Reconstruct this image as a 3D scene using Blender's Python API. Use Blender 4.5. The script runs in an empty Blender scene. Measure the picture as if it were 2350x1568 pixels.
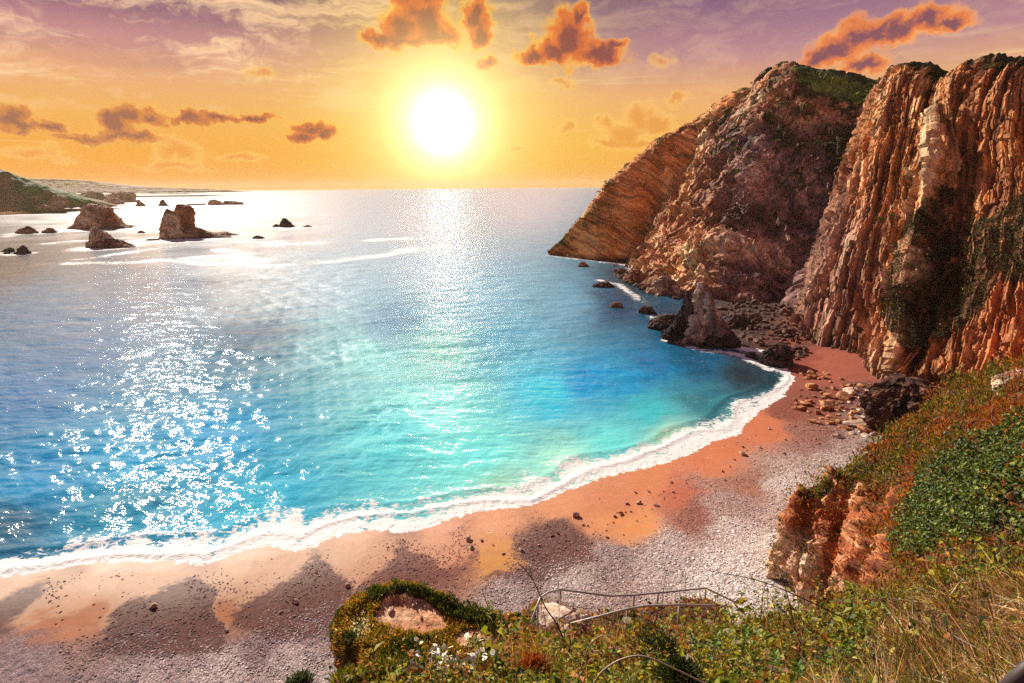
import bpy, math, random
import numpy as np
from mathutils import Matrix, Vector
random.seed(7); RNG = np.random.default_rng(7)
R_ = math.radians
SC = bpy.context.scene; COL = SC.collection

# ------------------------------------------------------------------ camera
H = 45.0                       # camera height above the sea
F = 1305.0                     # focal length in pixels of a 2350 px wide picture
PITCH = math.atan((784-427.7)/F); ROLL = R_(-0.49)
_r = np.array([1., 0, 0]); _u = np.array([0, math.sin(PITCH), math.cos(PITCH)]); _f = np.array([0, math.cos(PITCH), -math.sin(PITCH)])
CR = math.cos(ROLL)*_r + math.sin(ROLL)*_u
CU = -math.sin(ROLL)*_r + math.cos(ROLL)*_u
CAM = np.array([0, 0, H])
cd = bpy.data.cameras.new('camera'); cam = bpy.data.objects.new('camera', cd); COL.objects.link(cam)
cd.sensor_width = 36; cd.lens = 36*F/2350; cd.clip_start = 0.1; cd.clip_end = 80000
cam.matrix_world = Matrix(((CR[0], CU[0], -_f[0], 0), (CR[1], CU[1], -_f[1], 0), (CR[2], CU[2], -_f[2], H), (0, 0, 0, 1)))
SC.camera = cam
SC.view_settings.view_transform = 'Standard'; SC.view_settings.look = 'None'
SC.view_settings.exposure = 0.55; SC.view_settings.gamma = 1.0
SC.render.engine = 'CYCLES'
SC.cycles.max_bounces = 6; SC.cycles.diffuse_bounces = 2; SC.cycles.glossy_bounces = 2
SC.cycles.transparent_max_bounces = 8; SC.cycles.sample_clamp_indirect = 2.5; SC.cycles.use_denoising = False; SC.cycles.denoiser = 'OPENIMAGEDENOISE'; SC.cycles.denoising_input_passes = 'RGB_ALBEDO_NORMAL'; SC.cycles.denoising_prefilter = 'ACCURATE'
SC.cycles.caustics_reflective = False; SC.cycles.caustics_refractive = False

def ray(px, py):
    d = ((px-1175)/F)*CR - ((py-784)/F)*CU + _f
    return d
def P(px, py, Y=None, z=None):
    """world point seen at a pixel of the 2350 px picture, at forward distance Y or on level z"""
    d = ray(px, py)
    if Y is not None: return CAM + d*(Y/d[1])
    return CAM + d*((z-H)/d[2])
def proj(V):
    q = V - CAM
    w = q@_f
    return 1175+F*(q@CR)/w, 784-F*(q@CU)/w
def azel(px, py):
    d = ray(px, py); d = d/np.linalg.norm(d)
    return math.degrees(math.atan2(d[0], d[1])), math.degrees(math.asin(d[2]))
def lin(c):
    c = np.asarray(c, float)/255.
    return np.where(c <= .04045, c/12.92, ((c+.055)/1.055)**2.4)
def L4(c, k=1.0):
    return tuple(lin(c)*k)+(1.0,)

# ------------------------------------------------------------------ node helpers
def nd(t, typ, inp=None, **props):
    n = t.nodes.new(typ)
    for k, v in props.items(): setattr(n, k, v)
    for k, v in (inp or {}).items():
        s = n.inputs[k]
        if isinstance(v, bpy.types.NodeSocket): t.links.new(v, s)
        else: s.default_value = v
    return n
def M(t, op, a, b=0.0, c=None, clamp=False):
    i = {0: a, 1: b}
    if c is not None: i[2] = c
    return nd(t, 'ShaderNodeMath', i, operation=op, use_clamp=clamp).outputs[0]
def VM(t, op, a, b=None, out=0, scale=None):
    n = nd(t, 'ShaderNodeVectorMath', operation=op)
    for k, v in ((0, a), (1, b)):
        if v is None: continue
        if isinstance(v, bpy.types.NodeSocket): t.links.new(v, n.inputs[k])
        else: n.inputs[k].default_value = v
    if scale is not None:
        if isinstance(scale, bpy.types.NodeSocket): t.links.new(scale, n.inputs['Scale'])
        else: n.inputs['Scale'].default_value = scale
    return n.outputs[out]
def MIX(t, f, a, b, blend='MIX'):
    return nd(t, 'ShaderNodeMix', {0: f, 6: a, 7: b}, data_type='RGBA', blend_type=blend).outputs[2]
def RAMP(t, f, stops, interp='LINEAR'):
    n = nd(t, 'ShaderNodeValToRGB', {0: f}); cr = n.color_ramp; cr.interpolation = interp
    while len(cr.elements) < len(stops): cr.elements.new(0.5)
    for e, (p, c) in zip(cr.elements, stops):
        e.position = p; e.color = c if len(c) == 4 else tuple(c)+(1,)
    return n.outputs[0]
def SS(t, v, a, b):
    return nd(t, 'ShaderNodeMapRange', {0: v, 1: a, 2: b, 3: 0.0, 4: 1.0}, interpolation_type='SMOOTHSTEP').outputs[0]
def NOISE(t, vec, scale, detail=4, rough=.55, dist=0.0, out=0):
    return nd(t, 'ShaderNodeTexNoise', {'Vector': vec, 'Scale': scale, 'Detail': detail, 'Roughness': rough, 'Distortion': dist}).outputs[out]

# ------------------------------------------------------------------ sun and sky
SUN_AZ, SUN_EL = -34.0, 28.0
sd_ = bpy.data.lights.new('sun', 'SUN'); sun = bpy.data.objects.new('sun', sd_); COL.objects.link(sun)
sd_.energy = 5.0; sd_.angle = R_(0.5); sd_.color = (1.0, 0.90, 0.76)
_sv = Vector((math.sin(R_(SUN_AZ))*math.cos(R_(SUN_EL)), math.cos(R_(SUN_AZ))*math.cos(R_(SUN_EL)), math.sin(R_(SUN_EL))))
sun.rotation_euler = _sv.to_track_quat('Z', 'Y').to_euler(); sun.location = (-60, 0, 120)

def build_world():
    w = bpy.data.worlds.new('World'); SC.world = w; w.use_nodes = True
    t = w.node_tree; t.nodes.clear()
    tc = nd(t, 'ShaderNodeTexCoord'); D = tc.outputs['Generated']
    s = nd(t, 'ShaderNodeSeparateXYZ', {0: D})
    az = M(t, 'MULTIPLY', M(t, 'ARCTAN2', s.outputs[0], s.outputs[1]), 57.29578)
    el = M(t, 'MULTIPLY', M(t, 'ARCSINE', s.outputs[2]), 57.29578)
    elf = M(t, 'DIVIDE', el, 40.0, clamp=True)
    left = RAMP(t, elf, [(0, L4((234, 150, 20))), (3/40, L4((234, 156, 34))), (6/40, L4((232, 168, 76))), (9/40, L4((224, 162, 112))),
                         (11.5/40, L4((190, 130, 130))), (14/40, L4((122, 76, 104))), (17.5/40, L4((86, 52, 84))), (1, L4((80, 62, 94)))])
    right = RAMP(t, elf, [(0, L4((238, 156, 24))), (4/40, L4((238, 176, 66))), (8/40, L4((226, 166, 112))), (11/40, L4((180, 130, 138))),
                          (15/40, L4((126, 90, 122))), (20/40, L4((80, 60, 96))), (1, L4((80, 66, 100)))])
    azf = SS(t, az, -30, 30)
    base = MIX(t, azf, left, right)
    # away from the sunset the sky is a dim mauve
    back = SS(t, M(t, 'ABSOLUTE', az), 60, 140)
    base = MIX(t, back, base, L4((118, 96, 122)))
    # ---- cirrus
    cv = nd(t, 'ShaderNodeCombineXYZ', {0: az, 1: el}).outputs[0]
    rot = nd(t, 'ShaderNodeMapping', {'Vector': cv, 'Rotation': (0, 0, R_(9)), 'Scale': (.055, .30, 1)}).outputs[0]
    wn = NOISE(t, cv, 0.10, 4, .6, 0, 1)
    rot2 = VM(t, 'ADD', rot, VM(t, 'SCALE', VM(t, 'SUBTRACT', wn, (.5, .5, .5)), scale=1.3))
    cn = NOISE(t, rot2, 1.6, 9, .62, .6)
    cm = SS(t, cn, .44, .66)
    band = M(t, 'MULTIPLY', SS(t, el, 4.5, 9), M(t, 'SUBTRACT', 1.0, SS(t, el, 22, 34)))
    lm = M(t, 'SUBTRACT', 1.0, M(t, 'MULTIPLY', SS(t, az, -6, 6), .75))
    cfac = M(t, 'MULTIPLY', M(t, 'MULTIPLY', cm, band), lm)
    base = MIX(t, M(t, 'MULTIPLY', cfac, .9), base, L4((250, 204, 158)))
    cn2 = NOISE(t, VM(t, 'ADD', rot2, (7.3, 2.1, 0)), 1.1, 7, .6, .5)
    dk = M(t, 'MULTIPLY', M(t, 'MULTIPLY', SS(t, cn2, .5, .72), SS(t, el, 7, 13)), .55)
    base = MIX(t, dk, base, L4((128, 84, 116)))
    # thin bright streaks low over the sea
    st = NOISE(t, nd(t, 'ShaderNodeMapping', {'Vector': cv, 'Scale': (.05, 1.3, 1), 'Location': (3, 1, 0)}).outputs[0], 1.0, 6, .6)
    sf = M(t, 'MULTIPLY', SS(t, st, .56, .75), M(t, 'MULTIPLY', SS(t, el, 2, 5), M(t, 'SUBTRACT', 1.0, SS(t, el, 9, 13))))
    base = MIX(t, M(t, 'MULTIPLY', sf, .5), base, L4((255, 226, 150)))
    # ---- glow round the low sun
    sa, se = azel(1016, 283)
    sdv = (math.sin(R_(sa))*math.cos(R_(se)), math.cos(R_(sa))*math.cos(R_(se)), math.sin(R_(se)))
    ang = M(t, 'MULTIPLY', M(t, 'ARCCOSINE', M(t, 'MINIMUM', VM(t, 'DOT_PRODUCT', D, sdv, out=1), .999999)), 57.29578)
    def gauss(w): return M(t, 'EXPONENT', M(t, 'MULTIPLY', M(t, 'POWER', M(t, 'DIVIDE', ang, w), 2.0), -1.0))
    halo = M(t, 'MULTIPLY', gauss(12.0), .7)
    base = MIX(t, halo, base, L4((255, 216, 92)))
    # ---- cumulus
    wv = NOISE(t, cv, .42, 5, .62, 0, 1)
    wv2 = NOISE(t, cv, 1.7, 4, .6, 0, 1)
    cw = VM(t, 'ADD', cv, VM(t, 'SCALE', VM(t, 'SUBTRACT', wv, (.5, .5, .5)), scale=2.6))
    cw = VM(t, 'ADD', cw, VM(t, 'SCALE', VM(t, 'SUBTRACT', wv2, (.5, .5, .5)), scale=.7))
    def blobs(lst):
        m = None
        for (cx, cy, rx, ry) in lst:
            a0, e0 = azel(cx, cy); k = 57.3/F
            d = VM(t, 'MULTIPLY', VM(t, 'SUBTRACT', cw, (a0, e0, 0)), (1/(rx*k*1.02), 1/(ry*k*1.02), 0))
            q = VM(t, 'DOT_PRODUCT', d, d, out=1)
            m = q if m is None else nd(t, 'ShaderNodeMath', {0: m, 1: q, 2: .35}, operation='SMOOTH_MIN').outputs[0]
        return M(t, 'SUBTRACT', 1.0, M(t, 'POWER', M(t, 'MAXIMUM', m, 0.0), .5))
    strong = [(875, 88, 52, 22), (920, 62, 50, 46), (980, 45, 60, 58), (940, 100, 72, 20), (1005, 85, 62, 26), (1092, 48, 38, 44), (962, -12, 66, 42), (1105, 88, 28, 24), (1110, 142, 30, 14),
              (1305, 82, 52, 62), (1332, 34, 22, 30), (1270, 118, 62, 28), (1222, 126, 42, 18), (1372, 124, 62, 28), (1412, 104, 26, 15),
              (1885, 130, 52, 22), (1925, 110, 42, 28), (1962, 86, 42, 34), (2012, 78, 52, 25), (2072, 60, 52, 25), (2122, 46, 62, 24), (2185, 48, 42, 16), (1985, 146, 52, 20),
              (265, 288, 36, 30), (300, 266, 26, 25), (250, 316, 74, 18), (180, 322, 42, 9), (312, 320, 52, 17), (356, 268, 30, 25), (422, 271, 42, 16), (502, 270, 62, 14), (582, 272, 52, 11),
              (715, 296, 42, 20), (700, 316, 36, 14), (745, 310, 22, 18), (20, 266, 38, 28), (52, 286, 32, 17), (112, 290, 30, 17)]
    soft = [(1385, 282, 22, 22), (1432, 300, 62, 34), (1470, 278, 46, 42), (1512, 285, 42, 30), (1405, 330, 62, 17), (1482, 332, 62, 18), (1550, 230, 26, 14), (1300, 290, 22, 14),
            (410, 350, 52, 30), (400, 382, 74, 10), (552, 360, 52, 12), (75, 356, 64, 12), (915, 280, 22, 8), (1185, 340, 24, 6), (1290, 186, 24, 12), (1520, 140, 30, 18), (600, 170, 40, 14)]
    bs, bf = blobs(strong), blobs(soft)
    fn = M(t, 'SUBTRACT', NOISE(t, cv, .62, 7, .54, .2), .5)
    ds = M(t, 'ADD', bs, M(t, 'MULTIPLY', fn, 1.1))
    df = M(t, 'ADD', bf, M(t, 'MULTIPLY', fn, 1.1))
    near = gauss(18.0)                                    # near the sun the clouds glow orange
    edge = MIX(t, near, MIX(t, azf, L4((236, 170, 76)), L4((250, 166, 88))), L4((255, 196, 40)))
    mid = MIX(t, near, MIX(t, azf, L4((206, 126, 52)), L4((226, 124, 62))), L4((224, 100, 8)))
    core = MIX(t, near, MIX(t, azf, L4((150, 88, 66)), L4((132, 76, 86))), L4((140, 54, 18)))
    shade = M(t, 'ADD', ds, M(t, 'MULTIPLY', M(t, 'SUBTRACT', NOISE(t, cw, .38, 4, .55), .5), 1.0))
    ccol = MIX(t, SS(t, shade, .05, .42), edge, MIX(t, SS(t, shade, .38, .85), mid, core))
    fcol = MIX(t, SS(t, df, .2, .8), MIX(t, .5, edge, L4((250, 208, 120))), L4((226, 142, 52)))
    base = MIX(t, M(t, 'MULTIPLY', SS(t, df, -.2, .5), .65), base, fcol)
    base = MIX(t, M(t, 'MULTIPLY', SS(t, ds, -.16, .36), .97), base, ccol)
    # ---- white core
    base = MIX(t, M(t, 'MULTIPLY', gauss(6.5), .85), base, (1.0, .74, .26, 1))
    core_s = M(t, 'ADD', M(t, 'MULTIPLY', gauss(1.0), 300.0), M(t, 'MULTIPLY', M(t, 'EXPONENT', M(t, 'DIVIDE', ang, -1.6)), 6.0))
    base = MIX(t, 1.0, base, VM(t, 'SCALE', (1.0, .45, .03), scale=M(t, 'MULTIPLY', gauss(5.5), .5)), 'ADD')
    base = MIX(t, 1.0, base, VM(t, 'SCALE', (1.0, .90, .62), scale=core_s), 'ADD')
    sky = nd(t, 'ShaderNodeTexSky', sky_type='NISHITA'); sky.sun_disc = False
    sky.sun_elevation = R_(SUN_EL); sky.sun_rotation = R_(SUN_AZ)
    tot = nd(t, 'ShaderNodeAddShader')
    b1 = nd(t, 'ShaderNodeBackground', {0: base, 1: 0.72}); b2 = nd(t, 'ShaderNodeBackground', {0: sky.outputs[0], 1: 0.0015})
    t.links.new(b1.outputs[0], tot.inputs[0]); t.links.new(b2.outputs[0], tot.inputs[1])
    out = nd(t, 'ShaderNodeOutputWorld'); t.links.new(tot.outputs[0], out.inputs[0])
    w.cycles.sampling_method = 'MANUAL'; w.cycles.sample_map_resolution = 2048
build_world()

# ------------------------------------------------------------------ numpy noise
def _h(ix, iy, iz, seed):
    n = (ix.astype(np.int64)*374761393 + iy.astype(np.int64)*668265263 + iz.astype(np.int64)*2147483647 + seed*974634377) & 0xffffffff
    n = ((n ^ (n >> 13))*1274126177) & 0xffffffff
    n = ((n ^ (n >> 15))*2246822519) & 0xffffffff
    return ((n ^ (n >> 16)) & 0xffffff).astype(np.float32)/np.float32(0xffffff)
def vnoise(p, seed=0):
    i = np.floor(p); f = (p-i).astype(np.float32); i = i.astype(np.int64)
    f = f*f*f*(f*(f*6-15)+10)
    r = 0
    for dx in (0, 1):
        wx = f[..., 0] if dx else 1-f[..., 0]
        for dy in (0, 1):
            wy = f[..., 1] if dy else 1-f[..., 1]
            for dz in (0, 1):
                wz = f[..., 2] if dz else 1-f[..., 2]
                r = r + _h(i[..., 0]+dx, i[..., 1]+dy, i[..., 2]+dz, seed)*wx*wy*wz
    return r*2-1
def fbm(p, o=5, seed=0, g=.5):
    a, s, q = 1.0, 0, np.asarray(p, float)
    for k in range(o):
        s = s+a*vnoise(q, seed+k*17); a *= g; q = q*2.03+11.7
    return s
def ridged(p, o=5, seed=0, g=.5):
    a, s, q = 1.0, 0, np.asarray(p, float)
    for k in range(o):
        s = s+a*(1-2*np.abs(vnoise(q, seed+k*17))); a *= g; q = q*2.07+5.3
    return s
def worley(p, seed=0):
    i = np.floor(p).astype(np.int64); f1 = np.full(p.shape[:-1], 9., np.float32); f2 = f1.copy(); cid = f1*0
    for dx in (-1, 0, 1):
        for dy in (-1, 0, 1):
            for dz in (-1, 0, 1):
                a, b, c = i[..., 0]+dx, i[..., 1]+dy, i[..., 2]+dz
                d = np.sqrt((a+_h(a, b, c, seed)-p[..., 0])**2+(b+_h(a, b, c, seed+1)-p[..., 1])**2+(c+_h(a, b, c, seed+2)-p[..., 2])**2).astype(np.float32)
                k = _h(a, b, c, seed+3)
                cl = d < f1
                f2 = np.where(cl, f1, np.minimum(f2, d)); cid = np.where(cl, k, cid); f1 = np.minimum(f1, d)
    return f1, f2, cid
def facet(p, seed=0, tilt=1.3):
    """angular blocks: every cell has its own height and its own tilted plane"""
    i = np.floor(p).astype(np.int64); best = np.full(p.shape[:-1], 9., np.float32); val = best*0
    for dx in (-1, 0, 1):
        for dy in (-1, 0, 1):
            for dz in (-1, 0, 1):
                a, b, c = i[..., 0]+dx, i[..., 1]+dy, i[..., 2]+dz
                ex, ey, ez = p[..., 0]-a-_h(a, b, c, seed), p[..., 1]-b-_h(a, b, c, seed+1), p[..., 2]-c-_h(a, b, c, seed+2)
                d = (ex*ex+ey*ey+ez*ez).astype(np.float32); cl = d < best
                v = _h(a, b, c, seed+3)-.5+tilt*(ex*(_h(a, b, c, seed+4)-.5)+ey*(_h(a, b, c, seed+5)-.5)+ez*(_h(a, b, c, seed+6)-.5))
                val = np.where(cl, v, val); best = np.minimum(best, d)
    return val
def slabs(w, v, width, length, seed):
    """layers of rock standing on edge, snapped off at different heights"""
    q = w/width+.35*n1(w/width*.7, seed); i = np.floor(q).astype(np.int64); f = q-i; o = i*0
    g = v/length+_h(i, o, o+1, seed)*7; j = np.floor(g).astype(np.int64); gf = g-j
    return (_h(i, j, o, seed+1)-.5)+(f-.5)*1.1*(_h(i, j, o, seed+2)-.35)+(gf-.5)*.7*(_h(i, j, o, seed+3)-.5)+.5*(_h(i, o, o+9, seed+4)-.5)
def n1(x, seed=0):
    x = np.asarray(x, float)
    return vnoise(np.stack([x, x*0+seed*3.7, x*0+.5], -1), seed)
def sstep(v, a, b):
    t = np.clip((v-a)/(b-a), 0, 1); return t*t*(3-2*t)
def lerp(a, b, t):
    t = np.asarray(t)
    if t.ndim and np.ndim(a) >= 1 and np.shape(a)[-1] == 3 and t.shape != np.shape(a): t = t[..., None]
    return a+(b-a)*t

# ------------------------------------------------------------------ mesh helpers
def make_mesh(name, V, Fc, mat=None, col=None, smooth=True, attrs=None, parent=None, link=True):
    V = np.ascontiguousarray(V, np.float32).reshape(-1, 3); Fc = np.ascontiguousarray(Fc, np.int32); k = Fc.shape[1]
    me = bpy.data.meshes.new(name)
    me.vertices.add(len(V)); me.vertices.foreach_set('co', V.ravel())
    me.loops.add(Fc.size); me.loops.foreach_set('vertex_index', Fc.ravel())
    me.polygons.add(len(Fc)); me.polygons.foreach_set('loop_start', np.arange(len(Fc), dtype=np.int32)*k)
    me.polygons.foreach_set('use_smooth', np.full(len(Fc), smooth, bool))
    me.update(calc_edges=True)
    if col is not None:
        c = np.ones((len(V), 4), np.float32); c[:, :3] = np.asarray(col).reshape(-1, 3) if np.ndim(col) > 1 else col
        a = me.color_attributes.new('col', 'FLOAT_COLOR', 'POINT'); a.data.foreach_set('color', c.ravel())
    for an, av in (attrs or {}).items():
        av = np.asarray(av, np.float32)
        if av.ndim == 1:
            a = me.attributes.new(an, 'FLOAT', 'POINT'); a.data.foreach_set('value', av)
        else:
            a = me.attributes.new(an, 'FLOAT_VECTOR', 'POINT'); a.data.foreach_set('vector', np.ascontiguousarray(av).ravel())
    if mat: me.materials.append(mat)
    if not link: return me
    o = bpy.data.objects.new(name, me); COL.objects.link(o)
    if parent: o.parent = parent
    return o
def grid_faces(nv, nu, wrap=False):
    i = np.arange(nv*nu).reshape(nv, nu)
    if wrap: i = np.concatenate([i, i[:, :1]], 1)
    return np.stack([i[:-1, :-1], i[:-1, 1:], i[1:, 1:], i[1:, :-1]], -1).reshape(-1, 4)
def tag(o, label=None, cat=None, group=None, kind=None):
    if label: o['label'] = label
    if cat: o['category'] = cat
    if group: o['group'] = group
    if kind: o['kind'] = kind
    return o
def thing(name, loc, label, cat, group=None):
    o = bpy.data.objects.new(name, None); COL.objects.link(o); o.location = loc; o.empty_display_size = .2
    return tag(o, label, cat, group)
def dup(o, parent=None):
    c = o.copy(); COL.objects.link(c)
    if parent: c.parent = parent
    for ch in list(o.children): dup(ch, c)
    return c
def crom(A, n):
    """Catmull-Rom through the first axis of A, n samples per gap"""
    A = np.asarray(A, float); K = len(A)
    E = np.concatenate([2*A[:1]-A[1:2], A, 2*A[-1:]-A[-2:-1]])
    out = []
    ns = n if hasattr(n, '__len__') else [n]*(K-1)
    for k in range(K-1):
        p0, p1, p2, p3 = E[k], E[k+1], E[k+2], E[k+3]
        t = (np.arange(ns[k])/ns[k]).reshape(-1, *([1]*(A.ndim-1)))
        out.append(.5*((2*p1)+(-p0+p2)*t+(2*p0-5*p1+4*p2-p3)*t**2+(-p0+3*p1-3*p2+p3)*t**3))
    out.append(A[-1:])
    return np.concatenate(out)
def loft(cols, nu, nv):
    A = np.asarray(cols, float)                # (ncol, K, 3)
    A = crom(A, nu)                            # (U, K, 3)
    return crom(np.swapaxes(A, 0, 1), nv)      # (V, U, 3)
def normals(G):
    du = np.gradient(G, axis=1); dv = np.gradient(G, axis=0)
    n = np.cross(du, dv); return n/(np.linalg.norm(n, axis=-1, keepdims=True)+1e-9)
def tube(pts, r, n=6):
    pts = np.asarray(pts, float); K = len(pts); r = np.full(K, r) if np.ndim(r) == 0 else np.asarray(r)
    T = np.gradient(pts, axis=0); T /= np.linalg.norm(T, axis=1, keepdims=True)+1e-9
    ref = np.where(np.abs(T[:, 2:3]) > .9, np.array([[1., 0, 0]]), np.array([[0, 0, 1.]]))
    A = np.cross(T, ref); A /= np.linalg.norm(A, axis=1, keepdims=True)+1e-9; B = np.cross(T, A)
    a = np.arange(n)*2*np.pi/n
    V = pts[:, None]+r[:, None, None]*(np.cos(a)[None, :, None]*A[:, None]+np.sin(a)[None, :, None]*B[:, None])
    Fq = grid_faces(K, n, True)
    V = V.reshape(-1, 3)
    c0, c1 = len(V), len(V)+1
    V = np.concatenate([V, pts[:1], pts[-1:]])
    caps = [[c0, (j+1) % n, j, j] for j in range(n)]+[[c1, (K-1)*n+j, (K-1)*n+(j+1) % n, (K-1)*n+(j+1) % n] for j in range(n)]
    return V, np.concatenate([Fq, np.array([q[:3]+[q[2]] for q in caps])])
def tri_safe(V, Fq):                            # quads that may be degenerate -> triangles
    a = Fq[:, :3]; b = Fq[:, [0, 2, 3]]; b = b[(b[:, 1] != b[:, 2])]
    return np.concatenate([a, b])
class MB:
    def __init__(s): s.V = []; s.F = []; s.C = []; s.n = 0
    def add(s, V, Fq, c=None):
        s.V.append(V); s.F.append(tri_safe(V, np.asarray(Fq)) + s.n); s.n += len(V)
        if c is not None: s.C.append(np.tile(np.asarray(c, float), (len(V), 1)) if np.ndim(c) == 1 else c)
    def tube(s, pts, r, n=6, c=None): s.add(*tube(pts, r, n), c)
    def build(s, name, mat, parent=None, smooth=True, link=True):
        return make_mesh(name, np.concatenate(s.V), np.concatenate(s.F), mat, np.concatenate(s.C) if s.C else None, smooth, parent=parent, link=link)
def inpoly(x, y, poly):
    x = np.asarray(x); y = np.asarray(y); r = np.zeros(x.shape, bool); n = len(poly)
    for i in range(n):
        x1, y1 = poly[i]; x2, y2 = poly[(i+1) % n]
        if y1 == y2: continue
        c = ((y1 > y) != (y2 > y)) & (x < (x2-x1)*(y-y1)/(y2-y1)+x1); r ^= c
    return r
def dist_poly(x, y, pl):
    d = np.full(x.shape, 1e9, np.float32)
    for (a, b) in zip(pl[:-1], pl[1:]):
        vx, vy = b[0]-a[0], b[1]-a[1]; t = np.clip(((x-a[0])*vx+(y-a[1])*vy)/(vx*vx+vy*vy+1e-9), 0, 1)
        d = np.minimum(d, np.hypot(x-a[0]-t*vx, y-a[1]-t*vy))
    return d

# ------------------------------------------------------------------ materials
def new_mat(name):
    m = bpy.data.materials.new(name); m.use_nodes = True; t = m.node_tree; t.nodes.clear()
    return m, t
def finish(t, sh):
    o = nd(t, 'ShaderNodeOutputMaterial'); t.links.new(sh, o.inputs[0])
def rock_mat(name, scale=1.0, bump=.6, strata=False, rough=.85, var=.5, spec=.3):
    m, t = new_mat(name)
    co = nd(t, 'ShaderNodeTexCoord').outputs['Object']
    base = nd(t, 'ShaderNodeAttribute', attribute_name='col').outputs['Color']
    n_ = NOISE(t, co, .9*scale, 9, .66)
    f = M(t, 'ADD', M(t, 'MULTIPLY', SS(t, n_, .3, .7), 2*var), 1-var)
    wv = VM(t, 'SCALE', VM(t, 'SUBTRACT', NOISE(t, co, .5*scale, 5, .65, 0, 1), (.5, .5, .5)), scale=2.6/scale)
    vo = nd(t, 'ShaderNodeTexVoronoi', {'Vector': nd(t, 'ShaderNodeMapping', {'Vector': VM(t, 'ADD', co, wv), 'Scale': (1, 1, .45), 'Rotation': (.3, .35, 0)}).outputs[0], 'Scale': .75*scale}, feature='DISTANCE_TO_EDGE').outputs['Distance']
    crack = SS(t, vo, 0.0, .05)
    hgt = M(t, 'ADD', M(t, 'MULTIPLY', n_, .8), M(t, 'MULTIPLY', crack, .22))
    if strata:
        sv = nd(t, 'ShaderNodeAttribute', attribute_name='suv').outputs['Vector']
        sv = VM(t, 'ADD', sv, VM(t, 'SCALE', VM(t, 'SUBTRACT', NOISE(t, co, .25, 4, .6, 0, 1), (.5, .5, .5)), scale=.5))
        s1 = NOISE(t, nd(t, 'ShaderNodeMapping', {'Vector': sv, 'Scale': (.9, .035, .05)}).outputs[0], 1.0, 9, .72, .15)
        f = M(t, 'MULTIPLY', M(t, 'POWER', f, .4), M(t, 'ADD', M(t, 'MULTIPLY', SS(t, s1, .36, .64), 1.1), .45))
        hgt = M(t, 'ADD', M(t, 'MULTIPLY', hgt, .55), M(t, 'MULTIPLY', s1, 2.6))
    f = M(t, 'MULTIPLY', f, M(t, 'ADD', M(t, 'MULTIPLY', crack, .3), .7))
    c = VM(t, 'SCALE', base, scale=f)
    hue = NOISE(t, co, .35*scale, 4, .6)
    c = MIX(t, M(t, 'MULTIPLY', SS(t, hue, .5, .75), .22), c, VM(t, 'MULTIPLY', c, (1.25, .85, .7)))
    b = nd(t, 'ShaderNodeBump', {'Height': hgt, 'Strength': bump, 'Distance': .42/scale})
    p = nd(t, 'ShaderNodeBsdfPrincipled', {'Base Color': c, 'Roughness': rough, 'Normal': b.outputs[0], 'Specular IOR Level': spec})
    finish(t, p.outputs[0]); return m
def leaf_mat(name, rough=.55, trans=.3, spec=.35):
    m, t = new_mat(name)
    base = nd(t, 'ShaderNodeAttribute', attribute_name='col').outputs['Color']
    p = nd(t, 'ShaderNodeBsdfPrincipled', {'Base Color': base, 'Roughness': rough, 'Specular IOR Level': spec})
    tr = nd(t, 'ShaderNodeBsdfTranslucent', {'Color': VM(t, 'MULTIPLY', base, (1.25, 1.15, .6))})
    mx = nd(t, 'ShaderNodeMixShader', {0: trans, 1: p.outputs[0], 2: tr.outputs[0]})
    finish(t, mx.outputs[0]); return m
def plain_mat(name, col, rough=.6, metal=0.0, nscale=8.0, var=.25, bump=.1):
    m, t = new_mat(name)
    co = nd(t, 'ShaderNodeTexCoord').outputs['Object']
    n_ = NOISE(t, co, nscale, 6, .6)
    c = VM(t, 'SCALE', tuple(col), scale=M(t, 'ADD', M(t, 'MULTIPLY', n_, 2*var), 1-var))
    b = nd(t, 'ShaderNodeBump', {'Height': n_, 'Strength': bump, 'Distance': .02})
    p = nd(t, 'ShaderNodeBsdfPrincipled', {'Base Color': c, 'Roughness': rough, 'Metallic': metal, 'Normal': b.outputs[0]})
    finish(t, p.outputs[0]); return m
MAT_CLIFF = rock_mat('striated_rock', .8, 1.0, True)
MAT_ROCK = rock_mat('rock', .7, 1.0)
MAT_STACK = rock_mat('stack_rock', .25, 1.0)
MAT_CRAG = rock_mat('crag_rock', 1.5, 1.0, var=.55)
MAT_BOULDER = rock_mat('boulder_rock', 2.2, .7, var=.35)
MAT_SOIL = rock_mat('soil', 3.0, .9, var=.4)
MAT_LEAF = leaf_mat('leaf', .55, .4); MAT_IVY = leaf_mat('ivy_leaf', .5, .2, .25); MAT_DRY = leaf_mat('dry_grass', .6, .3)
MAT_PETAL = plain_mat('petal', (.85, .85, .80), .6, var=.05); MAT_YELLOW = plain_mat('flower_centre', (.9, .6, .05), .7)
MAT_STEM = plain_mat('stem', (.20, .13, .07), .7); MAT_GREENSTEM = plain_mat('green_stem', (.12, .16, .04), .6)
MAT_STEEL = plain_mat('weathered_steel', (.50, .46, .44), .45, .25); MAT_WOOD = plain_mat('dark_wood', (.05, .03, .03), .6)

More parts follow.
